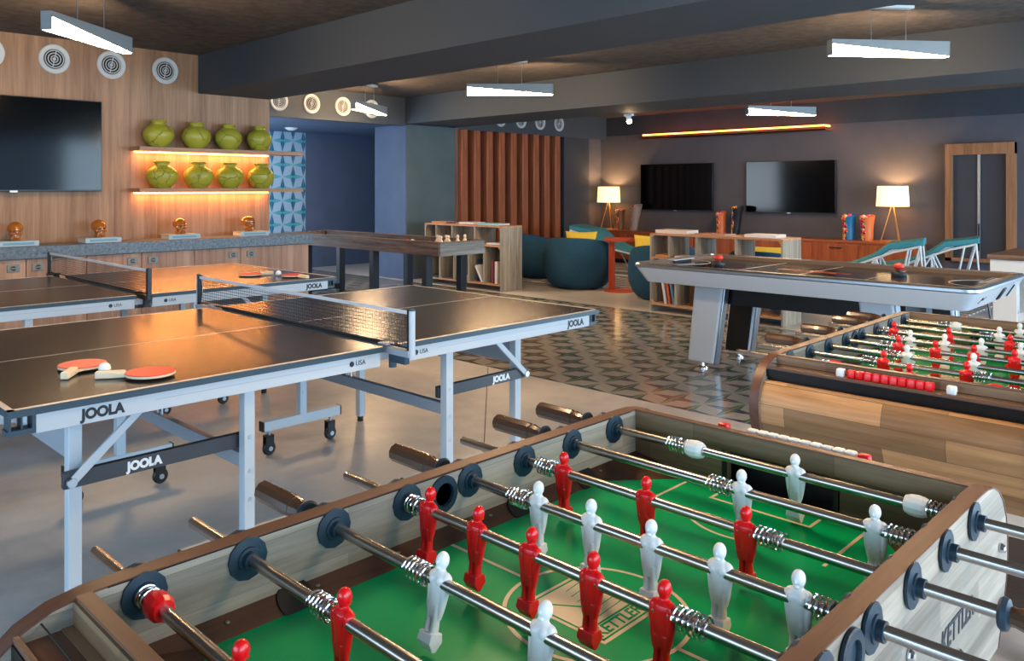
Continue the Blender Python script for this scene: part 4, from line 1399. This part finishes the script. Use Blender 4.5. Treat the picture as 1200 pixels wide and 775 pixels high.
def paddle(x, y, z, rz, label, tilt=0.0, hold=None, dark_under=True, flip=False):
    t = thing('table_tennis_paddle', label, 'paddle', (x, y, z), rz)
    N = 32

    def outline(s, z0):
        o = []
        for k in range(N):
            a = 2 * pi * k / N
            r = 0.078 * s
            px = r * 1.02 * cos(a)
            py = r * sin(a)
            o.append((px, py, z0))
        return o
    MB().loft([outline(1, 0.002), outline(1, 0.0085)]).loft([[(-0.115, -0.012, 0.002), (-0.06, -0.035, 0.002), (-0.06, 0.035, 0.002), (-0.115, 0.012, 0.002)], [(-0.115, -0.012, 0.0085), (-0.06, -0.035, 0.0085), (-0.06, 0.035, 0.0085), (-0.115, 0.012, 0.0085)]]).build('blade', M['blade'], t, rot=(0, tilt, 0))
    MB().loft([outline(0.985, 0.0088), outline(0.985, 0.0115)]).build('red_rubber', M['rubber_red'], t, rot=(0, tilt, 0))
    MB().loft([outline(0.985, -0.001), outline(0.985, 0.0017)]).build('black_rubber', M['rubber_black'], t, rot=(0, tilt, 0))
    MB().box(-0.172, -0.078, -0.0135, 0.0135, -0.006, 0.018).build('handle', M['blade'], t, bevel=0.005, seg=3, rot=(0, tilt, 0))
    return t


paddle(1.005, 2.985, 0.767, radians(53), 'red paddle lying left, its pale handle toward the camera')
paddle(1.125, 2.70, 0.767, radians(-33), 'red paddle with pale handle lying nearest the table edge')
paddle(2.93, 5.30, 0.767, radians(170), 'red paddle on the farther table with its handle pointing at the ball')
paddle(3.115, 5.03, 0.767, radians(95), 'red paddle on the farther table nearest its right corner')
bl = MB().sphere((0, 0, 0), 0.020, n=24, m=16)
a = bl.build('table_tennis_ball', M['ball_white'], loc=(1.028, 2.842, 0.7805))
tag(a, 'white ball between the two paddles on the nearer table', 'ball')
a2 = a.copy(); COL.objects.link(a2); a2.location = (3.075, 5.155, 0.7805)
tag(a2, 'white ball beside the paddle handle on the farther table', 'ball')


# ------------------------------------------------------------------ foosball tables
def player_mesh(m):
    """faces -X, rod through z=0 along Y, feet down"""
    b = MB()
    torso = ((-0.044, 0.0066, 0.0100), (-0.030, 0.0080, 0.0112), (-0.016, 0.0084, 0.0118), (-0.004, 0.0102, 0.0140), (0.004, 0.0110, 0.0152), (0.009, 0.0102, 0.0150), (0.013, 0.0076, 0.0115), (0.0160, 0.0050, 0.0070))
    b.loft([superring(0.0, 0, z, rx, ry, 24, 2.2) for z, rx, ry in torso])
    for s in (-1, 1):
        arm = ((-0.046, 0.0040, 0.0034, 0.0090), (-0.032, 0.0054, 0.0044, 0.0112), (-0.016, 0.0062, 0.0050, 0.0128), (-0.004, 0.0076, 0.0058, 0.0136), (0.004, 0.0082, 0.0060, 0.0136), (0.009, 0.0076, 0.0056, 0.0128), (0.0125, 0.0054, 0.0042, 0.0112), (0.0145, 0.003, 0.0025, 0.0095))
        b.loft([superring(0.0010, s * cy, z, rx, ry, 16, 2.0) for z, rx, ry, cy in arm])
        b.loft([superring(0.0, s * 0.0056, z, rx, ry, 16, 2.1) for z, rx, ry in ((-0.068, 0.0062, 0.0054), (-0.058, 0.0068, 0.0055), (-0.050, 0.0064, 0.0050), (-0.040, 0.0074, 0.0056), (-0.028, 0.0080, 0.0060))])
        b.sphere((-0.0068, s * 0.0062, 0.0035), 0.0052, 0.0068, 0.0070, 14, 10)
    b.loft([superring(0, 0, z, 0.0056, 0.0058, 14) for z in (0.010, 0.022)])
    b.sphere((-0.0006, 0, 0.0275), 0.0100, 0.0088, 0.0120, 20, 14)
    b.sphere((-0.0104, 0, 0.0262), 0.0020, 0.0016, 0.0030, 8, 6)
    b.sphere((-0.0074, 0, 0.0190), 0.0040, 0.0046, 0.0028, 10, 6)
    # foot block, wedge to the front and back
    b.loft([[(-0.0100, -0.0125, -0.0635), (0.0100, -0.0125, -0.0635), (0.0100, 0.0125, -0.0635), (-0.0100, 0.0125, -0.0635)],
            [(-0.0120, -0.0130, -0.075), (0.0120, -0.0130, -0.075), (0.0120, 0.0130, -0.075), (-0.0120, 0.0130, -0.075)],
            [(-0.0030, -0.0120, -0.087), (0.0030, -0.0120, -0.087), (0.0030, 0.0120, -0.087), (-0.0030, 0.0120, -0.087)]])
    o = b.build('player_figure', m)
    remeshed(o, 0.00085, 2)
    me = o.data
    bpy.data.objects.remove(o)
    return me


PM = {'red': player_mesh(M['fb_red']), 'white': player_mesh(M['fb_white'])}


def mesh_only(mb, name, m, **k):
    o = mb.build(name, m, **k)
    me = o.data
    bpy.data.objects.remove(o)
    return me


SPR_L = 0.042
SPR = mesh_only(MB().tube([(0.0140 * cos(2 * pi * k / 18), SPR_L * k / 99, 0.0140 * sin(2 * pi * k / 18)) for k in range(100)], 0.0018, 7), 'spring', M['chrome'])
_b = MB().lathe([(0.0165, 0.0), (0.0175, 0.003), (0.0175, 0.006), (0.0315, 0.0065), (0.0315, 0.0), ], 12, axis='Y')
BEAR = mesh_only(MB().lathe([(0.031, 0.0), (0.031, -0.0035), (0.018, -0.005), (0.0175, -0.0075), (0.013, -0.008), (0.013, -0.017), (0.0086, -0.0172), (0.0086, 0.0)], 12, axis='Y'), 'bearing', M['fb_blue'])
HOLE = mesh_only(MB().lathe([(0.033, 0.0), (0.033, -0.004), (0.031, -0.006), (0.021, -0.006), (0.0195, -0.003), (0.0195, 0.004), (0.0, 0.0045)], 32, axis='Y'), 'ball_entry', M['fb_blue'])
HND = mesh_only(MB().lathe([(0.0, 0.150), (0.0155, 0.150), (0.0185, 0.146), (0.0185, 0.052), (0.0165, 0.046), (0.0180, 0.040), (0.0160, 0.034), (0.0120, 0.018), (0.0125, 0.012), (0.0125, 0.011)], 10, axis='Y'), 'handle', M['handle'], smooth=25)
CLR = mesh_only(MB().lathe([(0.0125, 0.013), (0.0195, 0.010), (0.0215, 0.004), (0.0180, 0.0), (0.0086, 0.0)], 24, axis='Y'), 'collar', M['fb_blue'])
BMP = {}
for c_, mm in (('red', M['fb_red']), ('white', M['fb_white'])):
    BMP[c_] = mesh_only(MB().lathe([(0.009, -0.0180), (0.0140, -0.0180), (0.0175, -0.010), (0.0185, 0.0), (0.0175, 0.010), (0.0140, 0.0180), (0.009, 0.0180)], 12, axis='Y'), 'bumper', mm, smooth=15)
CUBE = {}
for c_, mm in (('red', M['fb_red']), ('white', M['fb_white'])):
    bb = MB().loft([superring(0, 0, z, r, r, 16, 5) for z, r in ((-0.0118, 0.0085), (-0.0095, 0.0108), (0, 0.0116), (0.0095, 0.0108), (0.0118, 0.0085))])
    CUBE[c_] = mesh_only(bb, 'score_cube', mm, smooth=25)


def mobj(name, me, parent, loc=(0, 0, 0), rot=(0, 0, 0)):
    o = bpy.data.objects.new(name, me)
    COL.objects.link(o)
    o.parent = parent
    o.location = loc
    o.rotation_euler = rot
    return o


XC, YC = 0.969, 0.73
YL, YLo, YR, YRo = 1.069, 1.098, 0.391, 0.364
XN, XF = 0.371, 1.567
ZT = 0.88
ROD_Z = 0.855
PROF_H = [(0.405, 0.88), (0.365, 0.8785), (0.325, 0.872), (0.290, 0.857), (0.262, 0.834), (0.240, 0.800), (0.230, 0.765), (0.230, 0.725), (0.240, 0.685), (0.262, 0.64), (0.295, 0.585)]


def mir(p):
    return (2 * XC - p[0], p[1])


def foosball(dx, dy, label, rods):
    t = thing('foosball_table', label, 'foosball table', (XC + dx, YC + dy, 0))
    O = (XC, YC, 0)
    top = PROF_H[::-1] + [mir(p) for p in PROF_H]           # from near bottom over the top to the far bottom
    for y0, y1 in ((YL, YLo - 0.002), (YRo + 0.002, YR)):
        MB().prism([(p[0], p[1]) for p in top], y0, y1, 'XZ').build('side_panel', M['fb_greige'], t, origin=O)
        yl = y0 - 0.0015 if y0 > 1 else y1 - 0.0005
        MB().box(0.39, 2 * XC - 0.39, yl, yl + 0.002, ZT - 0.0012, ZT + 0.0008).build('edge_liner', M['fb_band'], t, origin=O)
        # edge band following the panel's rim
        b = MB()
        inner = [Vector((p[0], p[1])) for p in top]
        nrm = []
        for i, p in enumerate(inner):
            d_ = (inner[min(i + 1, len(inner) - 1)] - inner[max(i - 1, 0)]).normalized()
            nrm.append(Vector((-d_.y, d_.x)))
        outer = [p + n * 0.0025 for p, n in zip(inner, nrm)]
        rings = []
        for p, q in zip(inner, outer):
            rings.append([(p.x, y0 - 0.0012, p.y), (p.x, y1 + 0.0012, p.y), (q.x, y1 + 0.0012, q.y), (q.x, y0 - 0.0012, q.y)])
        b.loft(rings)
        b.build('edge_band', M['fb_top'], t, origin=O)
    # end walls with goal mouths
    for xa, xb, s in ((XN - 0.018, XN, 1), (XF, XF + 0.018, -1)):
        b = MB()
        g0, g1, gz0, gz1 = 0.620, 0.840, 0.762, 0.828
        b.box(xa, xb, YR, g0, 0.62, ZT - 0.001).box(xa, xb, g1, YL, 0.62, ZT - 0.001)
        b.prism([(g0, ZT - 0.001), (g0, gz1 - 0.012), (g0 + 0.012, gz1), (g1 - 0.012, gz1), (g1, gz1 - 0.012), (g1, ZT - 0.001)], xa, xb, 'YZ')
        b.box(xa, xb, g0, g1, 0.62, gz0)
        b.build('end_wall', M['fb_endwall'], t, origin=O)
        MB().box(xa - 0.001, xb + 0.001, YR, YL, ZT - 0.001, ZT + 0.0015).build('end_wall_cap', M['fb_topend'], t, origin=O)
        xi = XN if s > 0 else XF
        gb = MB()
        e = xi + s * 0.002
        gb.prism([(g0 - 0.010, gz0 + 0.001), (g0 - 0.010, gz1 - 0.004), (g0 + 0.008, gz1 + 0.010), (g1 - 0.008, gz1 + 0.010), (g1 + 0.010, gz1 - 0.004), (g1 + 0.010, gz0 + 0.001), (g1, gz0 + 0.001), (g1, gz1 - 0.012), (g1 - 0.012, gz1), (g0 + 0.012, gz1), (g0, gz1 - 0.012), (g0, gz0 + 0.001)], min(xi, e), max(xi, e), 'YZ')
        xo = xi - s * 0.060
        gb.box(min(xo, xo - s * 0.003), max(xo, xo - s * 0.003), g0 - 0.01, g1 + 0.01, 0.70, 0.84)
        gb.box(min(xi, xo), max(xi, xo), g0 - 0.012, g0 - 0.006, 0.70, 0.84).box(min(xi, xo), max(xi, xo), g1 + 0.006, g1 + 0.012, 0.70, 0.84)
        gb.build('goal_box', M['black'], t, origin=O)
        # scoring ledge outside the wall
        xw = xa if s > 0 else xb
        led = MB()
        xl = xw - s * 0.065
        led.box(min(xw, xl), max(xw, xl), YR, YL, 0.838, 0.846)
        led.box(min(xl, xl - s * 0.006), max(xl, xl - s * 0.006), YR, YL, 0.832, 0.858)
        led.build('score_ledge', M['fb_topend'], t, origin=O)
        MB().box(min(xl - s * 0.0065, xl - s * 0.008), max(xl - s * 0.0065, xl - s * 0.008), YR, YL, 0.828, 0.850).box(min(xw, xl), max(xw, xl), YR, YL, 0.818, 0.8375).build('ledge_edge', M['fb_band'], t, origin=O)
        MB().box(min(xw, xw - s * 0.004), max(xw, xw - s * 0.004), YR, YL, 0.846, ZT - 0.004).box(min(xw - s * 0.004, xw - s * 0.018), max(xw - s * 0.004, xw - s * 0.018), YR, YL, 0.846, 0.8475).build('ledge_lining', M['fb_endwall'], t, origin=O)
        xr = (xw + xl) / 2 - s * 0.008
        rail = MB().tube([(xr - XC, YR - YC, 0.862), (xr - XC, YL - YC, 0.862)], 0.0012, 8).build('score_rail', M['black'], t)
        main, end = ('white', 'red') if s < 0 else ('red', 'white')
        ys = ([0.878] + [0.812 - 0.0225 * k for k in range(10)] + [0.584]) if s < 0 else ([0.862] + [0.832 - 0.0222 * k for k in range(10)] + [0.580])
        cs = ([end] + [main] * 10 + [end])
        for y_, c_ in zip(ys, cs):
            mobj('score_cube', CUBE[c_], rail, (xr - XC, y_ - YC, 0.866), (0, RND.random() * 0.16, 0))
        # curved butcher-block end panel under the ledge
        prof = [p for p in PROF_H if p[1] < 0.83]
        prof = [(0.262, 0.818), (0.248, 0.80)] + [(p[0] + 0.006, p[1]) for p in prof[1:]]
        prof = prof + [(p[0] + 0.016, p[1]) for p in prof[::-1]]
        poly = prof if s > 0 else [mir(p) for p in prof]
        MB().prism(poly, YR + 0.001, YL - 0.001, 'XZ').build('end_panel', M['fb_end'], t, origin=O)
    # playfield: an octagon of green with dark ramps around it
    zf = 0.762
    fx0, fx1, fy0, fy1 = XN, XF, YR + 0.024, YL - 0.024
    cx_, cy_ = 0.155, 0.130
    octo = [(fx0 + 0.002, fy0 + cy_), (fx0 + cx_, fy0), (fx1 - cx_, fy0), (fx1 - 0.002, fy0 + cy_), (fx1 - 0.002, fy1 - cy_), (fx1 - cx_, fy1), (fx0 + cx_, fy1), (fx0 + 0.002, fy1 - cy_)]
    MB().prism(octo, zf - 0.01, zf, 'XY').build('playfield', M['fb_green'], t, origin=O)
    zr = 0.786
    b = MB()
    b.add([(fx0, YL, zr), (fx1, YL, zr), (fx1 - cx_, fy1, zf), (fx0 + cx_, fy1, zf)], [(0, 1, 2, 3)])
    b.add([(fx0, YR, zr), (fx1, YR, zr), (fx1 - cx_, fy0, zf), (fx0 + cx_, fy0, zf)], [(0, 1, 2, 3)])
    for X_, c1 in ((fx1, fx1 - cx_), (fx0, fx0 + cx_)):
        b.add([(X_, YL, zr), (X_, fy1 - cy_, zf), (c1, fy1, zf)], [(0, 1, 2)])
        b.add([(X_, YR, zr), (X_, fy0 + cy_, zf), (c1, fy0, zf)], [(0, 1, 2)])
    b.build('corner_ramp', M['fb_ramp'], t, origin=O, smooth=0)
    for X_ in (0.55, 0.70, 0.86, 1.08, 1.2, 1.42):
        MB().lathe([(0.0, 0), (0.0035, 0), (0.0035, 0.0015), (0, 0.002)], 10).build('ramp_screw', M['steel'], t, loc=(X_ - XC, YL - 0.010 - YC, 0.778))
    for X_ in (XC - 0.31, XC + 0.19, XC + 0.40):
        MB().lathe([(0.0, 0), (0.030, 0), (0.030, 0.002), (0, 0.002)], 24, mtx=Matrix.Rotation(radians(45), 4, 'X')).build('corner_pad', M['black'], t, loc=(X_ - XC, YL - 0.013 - YC, 0.7745))
    # printed lines
    L = MB()
    z0, z1 = zf + 0.0001, zf + 0.0006
    lw = 0.0032

    def arc(cx, cy, r, a0, a1, n=48):
        P0, P1 = [], []
        for k in range(n + 1):
            a = radians(a0 + (a1 - a0) * k / n)
            P0.append((cx + (r - lw) * cos(a), cy + (r - lw) * sin(a), z1))
            P1.append((cx + (r + lw) * cos(a), cy + (r + lw) * sin(a), z1))
        L.add(P0 + P1, [(i, i + 1, n + 2 + i, n + 1 + i) for i in range(n)])
    arc(XC, YC, 0.137, 0, 360, 72)
    arc(XF - 0.10, YC, 0.125, 127, 233, 30)
    arc(XN + 0.10, YC, 0.125, -53, 53, 30)
    L.box(XC - lw, XC + lw, fy0, YC - 0.137, z0, z1).box(XC - lw, XC + lw, YC + 0.137, fy1, z0, z1)
    for s, xe in ((1, XN + 0.004), (-1, XF - 0.004)):
        xi = xe + s * 0.072
        L.box(min(xe, xi), max(xe, xi), 0.630, 0.636, z0, z1).box(min(xe, xi), max(xe, xi), 0.832, 0.838, z0, z1).box(xi - lw, xi + lw, 0.630, 0.838, z0, z1)
        xo = xe + s * 0.21
        L.box(min(xe + s * 0.03, xo), max(xe + s * 0.03, xo), 0.548, 0.554, z0, z1).box(min(xe + s * 0.03, xo), max(xe + s * 0.03, xo), 0.914, 0.920, z0, z1)
    L.build('field_lines', M['fb_line'], t, origin=O, smooth=0)
    # centre logo: framed cream square with a green strip, shield strokes and the name
    lo = MB()
    ax, bx, ay, by = 0.906, 1.032, 0.668, 0.822
    lo.box(ax, bx, ay, by, z0, z1)
    logo = lo.build('centre_logo', M['fb_line'], t, origin=O, smooth=0)
    g = MB()
    zz0, zz1 = z1, z1 + 0.0004
    g.box(ax + 0.006, bx - 0.006, ay + 0.006, ay + 0.009, zz0, zz1).box(ax + 0.006, bx - 0.006, by - 0.009, by - 0.006, zz0, zz1)
    g.box(ax + 0.006, ax + 0.009, ay + 0.006, by - 0.006, zz0, zz1).box(bx - 0.009, bx - 0.006, ay + 0.006, by - 0.006, zz0, zz1)
    g.box(ax + 0.006, bx - 0.006, ay + 0.036, ay + 0.0395, zz0, zz1)
    for a_, b_ in (((ax + 0.02, by - 0.02), (ax + 0.06, ay + 0.08)), ((ax + 0.06, ay + 0.08), (ax + 0.03, ay + 0.042)), ((ax + 0.06, ay + 0.08), (bx - 0.02, ay + 0.10))):
        g.bar((a_[0], a_[1], zz1 - 0.0002), (b_[0], b_[1], zz1 - 0.0002), 0.003, 0.0004)
    for k in range(6):
        yy = ay + 0.05 + k * 0.016
        g.bar((ax + 0.045 + k * 0.006, yy, zz1 - 0.0002), (bx - 0.012, yy + 0.004, zz1 - 0.0002), 0.0012, 0.0004)
    g.build('logo_strokes', M['fb_green'], logo, origin=O, smooth=0)
    lettering('KETTLER', 0.030, M['fb_green'], logo, (ax + 0.010 - XC, ay + 0.013 - YC, zz1), (0, 0, 0), name='logo_lettering', shear=0.2, sx=0.90, offset=0.0006, extrude=0.0002)
    # legs
    for lx in (0.72, 1.13):
        for ly in (YR + 0.004, YL - 0.094):
            MB().box(lx, lx + 0.09, ly, ly + 0.09, 0.0, 0.60).build('leg', M['leg_dark'], t, origin=O, bevel=0.004)
    MB().box(0.34, 1.60, YR + 0.001, YL - 0.001, 0.585, 0.60).build('cabinet_floor', M['black'], t, origin=O)
    # outside lettering and bolts on the right-hand side
    lettering('KETTLER', 0.047, M['ink'], t, (1.318 - XC, YRo - YC + 0.0012, 0.703), (radians(90), 0, 0), name='side_lettering', shear=0.1, sx=0.92, offset=0.0008, extrude=0.0003)
    for X_, Z_ in ((1.655, 0.757), (1.176, 0.763), (1.405, 0.671), (0.30, 0.757)):
        MB().lathe([(0.009, 0.0), (0.009, -0.003), (0.006, -0.008), (0.0, -0.009)], 8, axis='Y').build('panel_bolt', M['chrome'], t, loc=(X_ - XC, YRo + 0.001 - YC, Z_))
    # bearings, inside and out, and ball entries
    for k in range(8):
        X_ = 0.437 + 0.1495 * k
        for y_, fl in ((YL, 0), (YR, pi), (YLo, pi), (YRo, 0)):
            mobj('rod_bearing', BEAR, t, (X_ - XC, y_ - YC, ROD_Z - 0.001), (0, 0, fl))
    for y_, fl in ((YL, 0), (YRo, 0), (YR, pi)):
        mobj('ball_entry', HOLE, t, (XC - XC, y_ - YC, 0.845), (0, 0, fl))
    # rods with their men
    for k in range(8):
        col, ys, tilt, left_h = rods[k]
        X_ = 0.437 + 0.1495 * k
        ya, yb = (0.235, 1.14) if left_h else (0.26, 1.245)
        rod = MB().lathe([(0.0, ya - YC - 0.001), (0.0075, ya - YC), (0.0086, ya - YC + 0.003), (0.0086, yb - YC - 0.003), (0.0075, yb - YC), (0.0, yb - YC + 0.001)], 16, axis='Y').build('rod', M['rod'], t, loc=(X_ - XC, 0, ROD_Z), rot=(0, tilt, 0))
        flip = 0 if col == 'white' else pi
        for y_ in ys:
            mobj('player_figure', PM[col], rod, (0, y_ - YC, 0), (0, 0, flip))
        hi_, lo_ = max(ys) + 0.020, min(ys) - 0.020
        if len(ys) == 1:
            for s in (-1, 1):
                yy = ys[0] + s * 0.209
                mobj('bumper', BMP[col], rod, (0, yy - YC, 0))
            hi_, lo_ = ys[0] + 0.227, ys[0] - 0.227
        mobj('spring', SPR, rod, (0, hi_ - YC, 0))
        mobj('spring', SPR, rod, (0, lo_ - SPR_L - YC, 0))
        if left_h:
            mobj('handle', HND, rod, (0, 1.138 - YC, 0), (0, 0.2, 0))
            mobj('handle_collar', CLR, rod, (0, 1.138 - YC, 0))
            MB().lathe([(0.0095, -0.012), (0.0095, 0.004), (0.0, 0.005)], 12, axis='Y').build('end_cap', M['black'], rod, loc=(0, ya - YC, 0))
        else:
            mobj('handle', HND, rod, (0, 0.262 - YC, 0), (pi, 0.2, 0))
            mobj('handle_collar', CLR, rod, (0, 0.262 - YC, 0), (pi, 0, 0))
    return t


R1 = [('red', [0.815], radians(4), False), ('red', [0.831, 0.600], radians(3), False),
      ('white', [0.819, 0.635, 0.451], radians(14), True), ('red', [1.011, 0.897, 0.786, 0.674, 0.562], radians(5), False),
      ('white', [0.901, 0.790, 0.678, 0.566, 0.454], radians(2), True), ('red', [0.968, 0.786, 0.603], radians(0), False),
      ('white', [0.687, 0.463], radians(0), True), ('white', [0.657], radians(0), True)]
R2 = [('red', [0.72], 0.0, False), ('red', [0.84, 0.615], 0.0, False),
      ('white', [0.82, 0.634, 0.45], 0.0, True), ('red', [0.893, 0.78, 0.67, 0.56, 0.448], 0.0, False),
      ('white', [0.903, 0.795, 0.685, 0.575, 0.465], 0.0, True), ('red', [1.005, 0.822, 0.635], 0.0, False),
      ('white', [0.70, 0.476], 0.0, True), ('white', [0.668], 0.0, True)]
tag(MB().box(3.02, 3.76, -0.3, 1.3, 0.0012, 0.008).build('floor_mat', M['leg_dark']), 'dark brown textured mat on the floor under the second foosball table', 'mat')
foosball(0, 0, 'nearest foosball table, filling the lower right of the picture', R1)
foosball(2.04, 0.047, 'second foosball table behind the nearest one at the right edge', R2)
